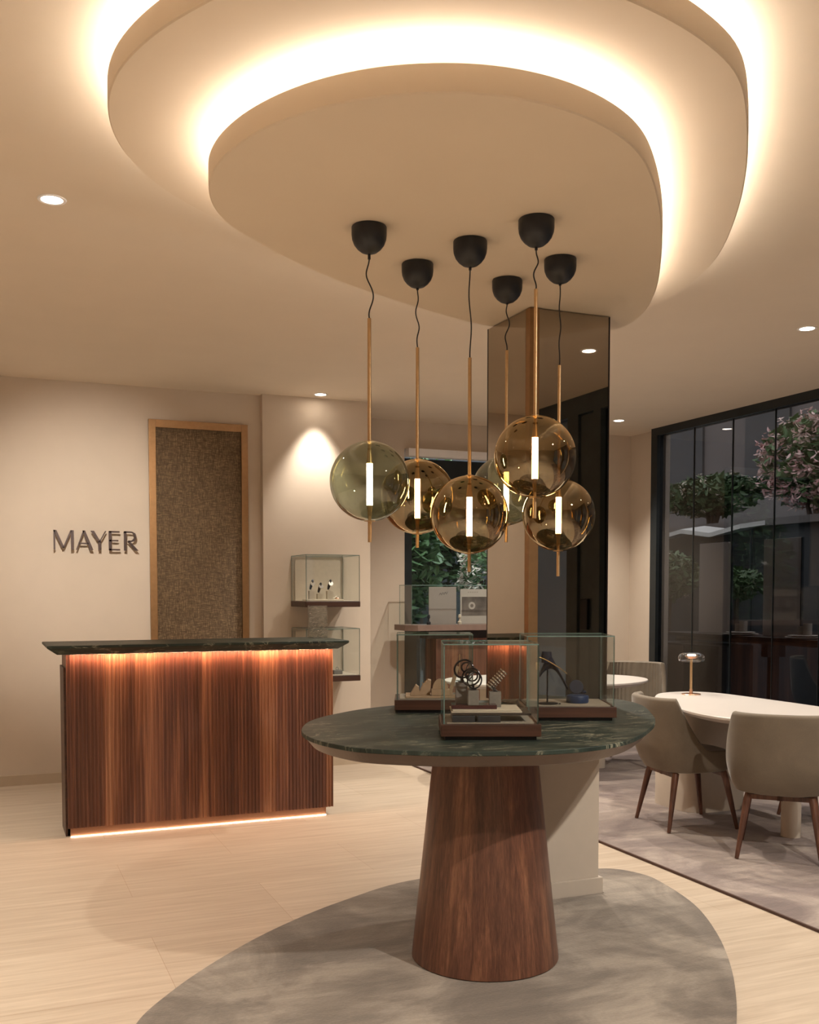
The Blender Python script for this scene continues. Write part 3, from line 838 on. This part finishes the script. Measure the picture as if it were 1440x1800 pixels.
# ------------------------------------------------------------------ wall-hung glass cases
def wall_case(z, top, label):
    t = thing('wall_display_case', label, 'display case', (2.245, 7.45, z), 0, 'wall-hung glass cases')
    bm = new(); add_box(bm, -.003, .440, -.003, .409, 0, .045, .006)
    obj('walnut_base', bm, M['walnut_h'], t)
    obj('lining', box(.012, .425, .012, .40, .045, .048), M['cream'], t)
    obj('back_board', box(.03, .41, .395, .404, .048, top - z - .03), M['cream'], t)
    glass_part('glass_cover', pane_box(new(), .002, .436, .002, .409, .045, top - z, .005), t)
    return t
wall_case(1.30, 1.703, 'upper wall-hung glass case with a walnut base, showing three watches')
wall_case(.724, 1.134, 'lower wall-hung glass case with a walnut base, partly behind the counter')
for k, (x, hh, nm, fm) in enumerate(((2.335, .085, 'leftmost of three watch stands in the upper wall case', 'steel'), (2.395, .062, 'middle and lowest of three watch stands in the upper wall case', 'card2'), (2.468, .085, 'rightmost of three watch stands in the upper wall case', 'steel'))):
    t = thing('watch_stand', nm, 'watch stand', (x, 7.60 - .02 * k, 1.3485 + .012), 0, 'watch stands in the upper wall case')
    obj('plinth', box(-.022, .022, -.02, .02, 0, hh - .02, .001), M['cream'], t)
    obj('stem', tube([(0, 0, hh - .02), (0, 0, hh)], .004, 8), M['cream'], t, True)
    bm = new(); add_tube(bm, [(.022 * .4 * math.cos(a), .02 * math.sin(a), hh + .028 + .034 * math.cos(a + .2)) for a in [2 * PI * q / 20 for q in range(20)]], .007, 8, True)
    st_ = obj('strap', bm, M['blackmetal'], t, True)
    bm = lathe([(0, -.004), (.017, -.004), (.019, 0), (.017, .004), (0, .004)], 24)
    bmesh.ops.rotate(bm, verts=bm.verts, cent=(0, 0, 0), matrix=Matrix.Rotation(math.radians(65), 3, 'X'))
    bmesh.ops.translate(bm, verts=bm.verts, vec=(.004, -.024, hh + .036))
    obj('watch_face', bm, M[fm], t, True)
t = thing('display_board', 'low cream board under the watch stands in the upper wall case', 'display board', (2.42, 7.60, 1.3482))
obj('board', box(-.13, .15, -.09, .10, 0, .011, .002), M['cream'], t)
t = thing('watch', 'small watch lying on the board at right in the upper wall case', 'watch', (2.53, 7.56, 1.361))
obj('case', lathe([(0, 0), (.016, 0), (.018, .006), (.014, .012), (0, .013)], 20), M['copper'], t, True)
obj('strap', tube([(-.03, 0, .003), (-.015, .0, .012), (.0, .01, .02), (.012, .01, .008)], .005, 8), M['cream'], t, True)
t = thing('ring_box', 'small grey ring box with a white ring in the lower wall case', 'jewellery box', (2.53, 7.56, .7725))
obj('box', box(-.035, .035, -.03, .03, 0, .032, .003), M['block2'], t)
obj('ring', tube([(.011 * math.cos(a), 0, .043 + .011 * math.sin(a)) for a in [2 * PI * q / 20 for q in range(20)]], .002, 6, True), M['steel'], t, True)
t = thing('round_display_dish', 'round white upright dish half hidden by the counter, in the lower wall case', 'display dish', (2.44, 7.55, .7725))
bm = lathe([(0, -.006), (.05, -.006), (.053, 0), (.05, .006), (0, .006)], 32)
bmesh.ops.rotate(bm, verts=bm.verts, cent=(0, 0, 0), matrix=Matrix.Rotation(PI / 2, 3, 'X')); bmesh.ops.translate(bm, verts=bm.verts, vec=(0, 0, .20))
obj('dish', bm, M['card2'], t, True)
obj('stand', lathe([(.03, 0), (.03, .004), (.004, .008), (.004, .15)], 20), M['card2'], t, True)

# ------------------------------------------------------------------ pendants
def pendant(x, y, zc, zr, zg, rg, zt1, zt0, ze, mat, wave, label, grp):
    T0 = 2.67
    t = thing('globe_pendant', label, 'pendant light', (x, y, T0), 0, 'globe pendants under the lower ceiling panel')
    R_ = .0605
    prof = [(R_ - .002, -.001), (R_, -.004), (R_, -.030), (R_ * .97, -.045), (R_ * .86, -.062), (R_ * .68, -.076), (R_ * .45, -.087), (R_ * .2, -.0925), (.005, -.0935), (.005, zc + .0 - T0), (.0, zc - T0)]
    obj('canopy', lathe(prof, 40), M['black'], t, True)
    L0 = zc - T0; L1 = zr - T0; pts = []
    for i in range(40):
        f = i / 39; e = math.sin(PI * f)
        pts.append((wave[0] * e * math.sin(2 * PI * (f * wave[1] + wave[2])), wave[0] * .6 * e * math.cos(2 * PI * f * wave[1]), L0 + (L1 - L0) * f))
    obj('cord', tube(pts, .0024, 8), M['black'], t, True)
    obj('rod', lathe([(.0, L1), (.0065, L1), (.0065, zg + rg - T0 - .002)], 16), M['brass'], t, True)
    cy_ = zg - T0
    n_ = 32; prof = []
    a0 = math.asin(.018 / rg)
    for i in range(n_ + 1):
        a = a0 + (PI - 2 * a0) * i / n_
        prof.append((rg * math.sin(a), cy_ + rg * math.cos(a)))
    obj('glass_globe', lathe(prof, 64, cap=False), mat, t, True)
    top = cy_ + rg * math.cos(a0); bot = cy_ - rg * math.cos(a0)
    obj('globe_cap', lathe([(.0, top + .003), (.012, top + .003), (.019, top), (.019, top - .002), (.010, top - .006), (.006, top - .012), (.006, top - .02), (.011, zt1 - T0 + .004), (.0115, zt1 - T0), (0, zt1 - T0)], 24), M['brass'], t, True)
    obj('light_tube', lathe([(0, zt1 - T0 - .0005), (.0105, zt1 - T0 - .0005), (.0105, zt0 - T0 + .0005), (0, zt0 - T0 + .0005)], 20), M['tube_e'], t, True)
    obj('lower_rod', lathe([(0, zt0 - T0), (.011, zt0 - T0), (.0075, zt0 - T0 - .02), (.0065, bot), (.019, bot + .001), (.019, bot - .0015), (.0065, bot - .002), (.0065, ze - T0), (0, ze - T0)], 20), M['brass'], t, True)
    return t
pendant(1.234, 3.327, 2.559, 2.359, 1.802, .1385, 1.863, 1.719, 1.591, M['g_green'], (.016, 1.1, .5), 'leftmost globe pendant, of smoked green glass', 0)
pendant(1.541, 3.625, 2.570, 2.353, 1.785, .144, 1.853, 1.702, 1.589, M['g_amber'], (.009, 1.8, .1), 'amber globe pendant second from the left, beside the green one', 0)
pendant(1.616, 3.321, 2.566, 2.257, 1.697, .141, 1.760, 1.619, 1.491, M['g_amber'], (.006, 1.0, .5), 'lowest amber globe pendant, third from the left', 0)
pendant(1.729, 3.046, 2.567, 2.438, 1.877, .1388, 1.942, 1.802, 1.669, M['g_amber'], (.010, 1.2, .0), 'nearest and highest amber globe pendant, before the mirrored column', 0)
pendant(2.016, 3.369, 2.571, 2.274, 1.711, .138, 1.778, 1.640, 1.478, M['g_amber'], (.006, 2.1, .2), 'rightmost amber globe pendant, with the lowest rod tip', 0)
pendant(1.954, 3.675, 2.573, 2.390, 1.830, .141, 1.903, 1.747, 1.620, M['g_green'], (.009, 1.5, .6), 'smoked green globe pendant at the back, mostly hidden by two amber globes', 0)

# ------------------------------------------------------------------ meeting tables
tb = resample(relax(resample(spline([(4.06, 5.53), (4.15, 5.61), (4.30, 5.645), (4.44, 5.60), (4.515, 5.47), (4.535, 5.25), (4.54, 4.97), (4.54, 4.7), (4.52, 4.45), (4.44, 4.23), (4.28, 4.12), (4.08, 4.11), (3.88, 4.14), (3.75, 4.23), (3.675, 4.36), (3.655, 4.52), (3.69, 4.74), (3.80, 5.10), (3.92, 5.35)], 8), 160), 4), 140)
t = thing('meeting_table', 'long oval white meeting table carrying the small glass lamp', 'table', (4.1, 4.9, 0))
tbl = [(p.x - 4.1, p.y - 4.9) for p in tb]
obj('tabletop', slab(tbl, [(.05, .700), (.006, .722), (0, .726), (0, .737), (.004, .741)]), M['white_top'], t, True)
ped = superellipse(.25, .24, 48, 3.4, (4.33 - 4.1, 5.42 - 4.9))
obj('block_pedestal', slab(ped, [(0, .0125), (0, .699)]), M['white_base'], t, True)
obj('round_pedestal', lathe([(.055, .0125), (.055, .699)], 32, (4.25 - 4.1, 4.50 - 4.9)), M['white_base'], t, True)

t = thing('far_table', 'pale oval table partly hidden behind the mirrored column', 'table', (4.0, 6.85, 0))
ft = superellipse(.80, .52, 96, 2.15)
ca, sa = math.cos(-.22), math.sin(-.22)
ft = [(p.x * ca - p.y * sa, p.x * sa + p.y * ca) for p in ft]
obj('tabletop', slab(ft, [(.06, .700), (.008, .722), (0, .726), (0, .737), (.004, .741)]), M['white_top'], t, True)
obj('block_pedestal', slab(superellipse(.22, .22, 48, 3.4, (-.3, .0)), [(0, .0125), (0, .699)]), M['white_base'], t, True)
obj('round_pedestal', lathe([(.055, .0125), (.055, .699)], 32, (.50, .03)), M['white_base'], t, True)

# table lamp
t = thing('table_lamp', 'small glass table lamp with a flat clear shade on the oval white table', 'lamp', (4.281, 5.452, .7415))
obj('base', lathe([(0, 0), (.062, 0), (.063, .003), (.060, .006), (.012, .008), (.011, .035), (.008, .037), (0, .037)], 40), M['copper'], t, True)
obj('stem', lathe([(.009, .037), (.009, .235)], 20), M['brass'], t, True)
obj('glass_shade', lathe([(.070, .218), (.081, .222), (.085, .236), (.083, .252), (.074, .266), (.052, .276), (.0, .278)], 48, cap=False), M['g_clear'], t, True)
obj('inner_dish', lathe([(.0, .236), (.03, .238), (.042, .250), (.040, .256), (.0, .252)], 32), M['copper'], t, True)
obj('bulb', lathe([(.0, .2565), (.026, .2565), (.026, .264), (.0, .264)], 24), M['tl_e'], t, True)

# ------------------------------------------------------------------ chairs
def chair(label, loc, face, ribs=False, grp='velvet shell chairs around the meeting tables', top=.80, seatm='leather'):
    t = thing('shell_chair', label, 'chair', (*loc, .0145), face, grp)
    # backrest shell, chair faces +x, back at -x
    nphi = 192 if ribs else 96; pm = math.radians(118)
    rings = []
    for i in range(nphi + 1):
        ph = -pm + 2 * pm * i / nphi
        a = abs(ph) / pm
        xx = -math.copysign(abs(math.cos(ph)) ** .70, math.cos(ph)) * .28
        k = min(max((xx + .182) / .17, 0), 1); k = k * (1.5 - .5 * k) if k < 1 else 1.0
        k = min(k, 1)
        htop = top - .0125 - (top - .495) * k
        zb = .350
        ring = []
        H_ = htop - zb; th = .042 * (1 - .35 * k)
        def pt(off, z):
            tz = (z - zb) / (top - zb)
            r = .238 + .044 * math.sin(min(max(tz, 0) / .40, 1) * PI / 2) - .010 * max(tz - .6, 0)
            rx = r - off; ry = r * 1.0 - off
            x = -math.copysign(abs(math.cos(ph)) ** .70, math.cos(ph)) * rx; y = math.copysign(abs(math.sin(ph)) ** .70, math.sin(ph)) * ry
            x -= .035 * max(tz, 0) * (.5 + .5 * math.cos(ph))
            return (x, y, z)
        for q in range(9): ring.append(pt(0.006 if q == 0 else 0, zb + (H_ - th / 2) * q / 8))
        for q in range(1, 6):
            aa = PI * q / 6
            ring.append(pt(th / 2 - th / 2 * math.cos(aa), htop - th / 2 + th / 2 * math.sin(aa)))
        rb = (.0055 * abs(math.sin(ph * 22)) if ribs else 0)
        for q in range(9): ring.append(pt(th - rb, htop - th / 2 - (H_ - th / 2) * q / 8))
        rings.append(ring)
    bm = new(); add_loft(bm, rings)
    obj('shell_back', bm, M['velvet'], t, True)
    se = superellipse(.225, .218, 56, 2.7, (.02, 0))
    obj('seat', slab(se, [(.03, .352), (.006, .360), (0, .375), (0, .425), (.008, .445), (.03, .458), (.07, .464), (.12, .466)]), M[seatm], t, True)
    obj('shell_base', slab(superellipse(.215, .215, 48, 2.6, (-.005, 0)), [(.03, .338), (.004, .346), (.0, .372)]), M['velvet'], t, True)
    bm = new(); add_box(bm, -.17, .17, -.014, .014, .31, .337); add_box(bm, -.17, -.14, -.16, .16, .312, .337); add_box(bm, .14, .17, -.16, .16, .312, .337)
    obj('seat_frame', bm, M['walnut_leg'], t)
    for sx in (-1, 1):
        for sy in (-1, 1):
            obj('leg', tube([(sx * .155, sy * .155, .337), (sx * .165, sy * .165, .30), (sx * .222, sy * .208, 0)], [.021, .020, .011], 14), M['walnut_leg'], t, True)
    return t
chair('taupe velvet shell chair at the long side of the oval table, showing its leather seat', (3.895, 4.995), math.radians(-9))
chair('taupe velvet shell chair seen from behind at the near end of the oval table', (3.93, 4.24), math.radians(46), top=.79)
chair('taupe velvet shell chair beyond the oval table, only its top above the tabletop', (4.80, 4.75), math.radians(176), top=.82)
chair('velvet chair with a ribbed inner back behind the far pale table', (4.86, 6.98), math.radians(222), True, top=.83)

# ------------------------------------------------------------------ window display, far wall
t = thing('window_cabinet', 'brown cabinet with a deep shelf top in front of the far window', 'cabinet', (3.38, 8.15, 0))
pl = [(0.02, .0), (.10, -.10 + .1), (1.30, .0), (1.30, .33), (.0, .33), (0, .06)]
pl = [(.09, 0), (1.34, 0), (1.34, .33), (0, .33), (0, .08)]
obj('shelf_top', poly_prism(pl, 1.075, 1.125), M['greybrown'], t)
obj('walnut_front', box(.30, 1.30, .08, .32, .10, 1.0), M['walnut_v'], t)
obj('dark_frame', box(.22, 1.32, .10, .325, 1.0005, 1.0745), M['darkwood'], t)
obj('plinth', box(.30, 1.30, .10, .32, 0, .0995), M['darkwood'], t)
obj('handle', tube([(.52, .055, .70), (.52, .055, .86)], .005, 8), M['brass'], t, True)
obj('shelf_leg', box(.10, .13, .05, .32, 0, 1.0745), M['darkframe'], t)
t = thing('window_vitrine', 'large glass vitrine standing on the shelf of the window cabinet', 'display case', (3.39, 8.17, 1.1255))
glass_part('glass_cover', pane_box(new(), .03, 1.30, .0, .29, .001, .352, .005), t)
t = thing('display_card', 'pale standing card with a handwritten mark, inside the window vitrine', 'display card', (3.64, 8.30, 1.1265))
obj('card', box(0, .27, 0, .006, 0.0, .335, .001), M['card'], t)
sq = spline([Vector((.10 + .012 * i, -.001, .262 + (.016 if i % 2 else -.004) + .002 * i)) for i in range(8)], 6, False)
obj('script_mark', tube(sq, .0014, 6), M['ink'], t)
t = thing('watch_poster', 'standing poster card printed with a wristwatch, inside the window vitrine', 'display card', (3.955, 8.31, 1.1265))
obj('card', box(0, .34, 0, .006, 0, .315, .001), M['card2'], t)
obj('photo_print', box(.015, .34, -.0015, -.0005, .075, .245), plain('poster_photo', (.13, .11, .10), .5, 0, .5, 7, 0), t)
bm = lathe([(.016, -.0022), (.034, -.0022), (.034, -.0016), (.016, -.0016)], 28, cap=False)
bmesh.ops.rotate(bm, verts=bm.verts, cent=(0, 0, 0), matrix=Matrix.Rotation(PI / 2, 3, 'X')); bmesh.ops.translate(bm, verts=bm.verts, vec=(.115, -.004, .165))
obj('printed_watch', bm, M['card2'], t)
bm = new()
for i in range(5): add_box(bm, .075 + i * .022, .087 + i * .022, -.0012, -.0004, .283, .292)
obj('caption_mark', bm, M['card'], t)
t = obj('window_drape', (lambda bm: bm)(add_loft(new(), [[(3.66 + .05 * q / 4 * 1.6 + 0, 8.54 + .012 * (q % 2), z) for q in range(5)] + [(3.74, 8.575, z), (3.66, 8.575, z)] for z in (.02, 1.07)])), M['curtain'])
tag(t, 'pale blue drape hanging at the window left of the walnut cabinet front', 'curtain')
for i, (x, lab) in enumerate(((3.62, 'small dark watch stand left of the plain card in the window vitrine'), (3.925, 'small pale jewellery stand between the two cards in the window vitrine'))):
    t = thing('jewellery_stand', lab, 'jewellery stand', (x, 8.26, 1.1265))
    obj('stand', lathe([(0, 0), (.018, 0), (.02, .02), (.008, .03), (.006, .05), (.014, .06), (.012, .085), (0, .09)], 16), M['black'] if i == 0 else M['cream'], t, True)

# ------------------------------------------------------------------ display behind the tinted storefront glass
t = thing('storefront_shelf', 'long dark display shelf behind the tinted glass wall', 'shelf', (6.45, 4.4, 0))
obj('shelf_board', box(-.18, .22, 0, 3.98, .985, 1.02, .004), M['darkwood'], t)
for v_ in (.6, 2.68, 3.9): obj('bracket', box(-.10, .10, v_ - .04, v_ + .04, .93 if v_ > 3 else .84, .984), M['darkwood'], t)
obj('rail', box(-.12, -.09, 0, 3.9, .955, .984), M['greybrown'], t)
for v_ in (.6, 2.68): obj('post', box(-.04, .04, v_ - .03, v_ + .03, -.049, .8395), M['darkframe'], t)
pan = [(8.20, 7.74, 'left'), (7.30, 6.84, 'middle'), (6.32, 5.86, 'right')]
for a, c_, nm in pan:
    t = thing('upright_board', 'plain grey upright panel on the shelf behind the glass wall, ' + {'left': 'farthest from the table', 'middle': 'between the two cup groups', 'right': 'at the right picture edge'}[nm], 'display board', (6.52, c_, 1.0205), 0, 'grey boards behind the glass wall')
    obj('panel', box(0, .02, 0, a - c_, 0, .87, .002), M['board'], t)
    obj('edge', box(-.001, .021, -.012, -.0005, 0, .87), M['darkframe'], t)
for k, (v_, nm) in enumerate(((7.45, 'left of the middle grey panel'), (6.66, 'right of the middle grey panel'))):
    t = thing('stacked_plates', 'stacked pale plates behind the glass wall, ' + nm, 'plates', (6.40, v_, 1.0205), 0, 'plate stacks behind the glass wall')
    obj('plate', lathe([(0, 0), (.10, 0), (.16, .012), (.155, .014), (0, .008)], 32), M['porcelain'], t, True)
    obj('plate', lathe([(0, .0145), (.09, .0145), (.135, .027), (.13, .029), (0, .022)], 32), M['porcelain'], t, True)
    for j, (dy, rr, hh) in enumerate(((.035, .030, .075), (-.035, .036, .10))):
        t = thing('ceramic_cup', ('shorter' if j == 0 else 'taller') + ' pale cup on the plates, ' + nm, 'cup', (6.40, v_ + dy, 1.0505), 0, 'cups behind the glass wall')
        obj('cup', lathe([(0, 0), (rr, 0), (rr, hh), (rr - .004, hh), (rr - .005, .006), (0, .006)], 24), M['porcelain'], t, True)
t = thing('low_cabinet', 'dark low cabinet behind the tinted glass wall, at its far end', 'cabinet', (6.15, 7.45, -.049))
obj('body', box(0, .40, 0, 1.0, 0, .97), M['darkwood'], t)
obj('door', box(-.012, -.0005, .02, .47, .02, .95), M['darkframe'], t)
obj('door', box(-.012, -.0005, .49, .98, .02, .95), M['greybrown'], t)

# ------------------------------------------------------------------ street outside
t = obj('ground', add_box(add_box(new(), 6.1, 24, -30, 45, -.15, -.05), -8.0, 6.1, 8.72, 24, -.15, -.05), M['pave']); t['kind'] = 'structure'
g2 = obj('ground', box(4.47, 6.1, -30, 2.09, -.15, -.05), M['pave']); g2['kind'] = 'structure'

def foliage(bm, c, r, n, sz, flat=1.0):
    for _ in range(n):
        d = Vector((random.gauss(0, 1), random.gauss(0, 1), random.gauss(0, 1))).normalized() * (random.random() ** .4)
        p = Vector(c) + Vector((d.x * r[0], d.y * r[1], d.z * r[2]))
        a = Vector((random.gauss(0, 1), random.gauss(0, 1), random.gauss(0, .6))).normalized()
        b_ = a.cross(Vector((random.gauss(0, .5), random.gauss(0, .5), 1)).normalized()).normalized()
        s = sz * random.uniform(.7, 1.3)
        nn = a.cross(b_)
        pts = [p - a * s, p - a * .4 * s + b_ * .42 * s + nn * .08 * s, p + a * .35 * s + b_ * .38 * s + nn * .08 * s, p + a * s - nn * .15 * s, p + a * .35 * s - b_ * .38 * s + nn * .08 * s, p - a * .4 * s - b_ * .42 * s + nn * .08 * s]
        vs = [bm.verts.new(q) for q in pts]
        bm.faces.new((vs[0], vs[1], vs[2], vs[3])); bm.faces.new((vs[0], vs[3], vs[4], vs[5]))
    return bm
def blossoms(bm, c, r, n, sz, cl=9):
    for _ in range(n):
        d = Vector((random.gauss(0, 1), random.gauss(0, 1), random.gauss(0, 1))).normalized() * random.uniform(.75, 1.0)
        p = Vector(c) + Vector((d.x * r[0], d.y * r[1], d.z * r[2]))
        foliage(bm, p, (sz * 1.6,) * 3, cl, sz * .75)
    return bm
def bush(name, label, c, r, nleaf, lsz, leaf, bl=None, nb=0, bsz=.03, cat='plant', zb=-.05):
    t = thing(name, label, cat, (c[0], c[1], zb))
    cc = (0, 0, c[2] - zb)
    obj('foliage', foliage(new(), cc, r, nleaf, lsz), leaf, t)
    bm = new()
    for k in range(5):
        dx, dy = random.uniform(-.3, .3) * r[0], random.uniform(-.3, .3) * r[1]
        add_tube(bm, [(dx * .3, dy * .3, 0), (dx * .6, dy * .6, cc[2] * .5), (dx, dy, cc[2])], [.03, .022, .01], 8)
    obj('stem', bm, M['bark'], t, True)
    if bl: obj('blossoms', blossoms(new(), cc, r, nb, bsz), bl, t)
    return t
bush('leafy_shrub', 'broad-leaved green shrub outside the far window', (4.15, 10.3, 1.9), (.46, .4, .95), 1300, .10, M['leaf'])
bush('leafy_tree', 'taller green shrub farther back outside the far window', (5.1, 11.5, 2.2), (.9, .4, .9), 1600, .09, M['leaf2'])
bush('spreading_shrub', 'wide green shrub with pale flowers, left of the far window and outside', (2.3, 11.2, 1.7), (.9, .5, 1.1), 1600, .09, M['leaf'], M['bloom'], 90, .045)
bush('flowering_shrub', 'cream-flowered shrub beside the leafy one outside the far window', (5.12, 10.0, 1.55), (.36, .35, .62), 500, .05, M['leaf'], M['bloom'], 150, .045)
bush('flowering_climber', 'pink-flowered bush high behind the right part of the glass wall', (8.75, 8.95, 2.93), (.45, .90, .56), 1500, .07, M['leaf'], M['pink'], 330, .05, 'plant', 2.2405)
bush('clipped_hedge', 'dark green hedge seen through the left part of the glass wall', (8.75, 10.8, 2.67), (.4, .95, .27), 2300, .06, M['leaf2'], M['bloom'], 90, .03, 'plant', 2.2405)
bush('planter_shrub', 'low dark shrub behind the farthest glass panel', (7.35, 9.9, 1.60), (.25, .62, .30), 1500, .05, M['leaf2'], M['bloom'], 8, .02)
bush('potted_shrub', 'small round dark shrub between the upright grey panels', (7.3, 8.6, 1.50), (.22, .42, .18), 900, .045, M['leaf2'])

t = thing('hedge_planter', 'pale stone planter wall under the hedge across the street', 'planter', (8.2, 9.3, 0))
obj('wall', box(-.1, 1.2, -1.5, 3.6, 2.16, 2.24), M['facade'], t); obj('band', box(0, 1.1, -1.5, 3.6, -.049, 2.1595), M['facade_d'], t)
t = thing('cafe_awning', 'pale canvas awning stretched in front of the planter wall', 'awning', (7.7, 9.0, 0))
bm = new(); ra = []
for i in range(9):
    y = i * .26; z = 2.13 + .035 * math.cos(i * PI / 2)
    ra.append([(0, y, z - .05), (0, y, z), (.35, y, z + .05), (.35, y, z)])
add_loft(bm, ra); obj('canvas', bm, M['awning'], t)
for y in (.05, 2.0): obj('post', tube([(.2, y, -.049), (.2, y, 2.12)], .02, 10), M['darkframe'], t, True)
t = thing('street_building', 'grey building across the street behind the flowering plants', 'building', (14.0, 2, -.05))
obj('wall', box(0, 3, -32, 42, 0, 8), M['facade'], t)
for i in range(-3, 12):
    o = obj('shop_window', box(-.05, -.001, -7 + i * 2.5, -5.4 + i * 2.5, .4, 2.6), M['facade_d'], t)
    o = obj('upper_window', box(-.05, -.001, -7 + i * 2.5, -5.8 + i * 2.5, 3.6, 5.4), M['facade_d'], t)
t = thing('garden_wall', 'dark garden wall behind the shrubs outside the far window', 'wall', (-6, 12.4, -.05))
obj('wall', box(0, 13.9, 0, .3, 0, 3.4), M['facade_d'], t)
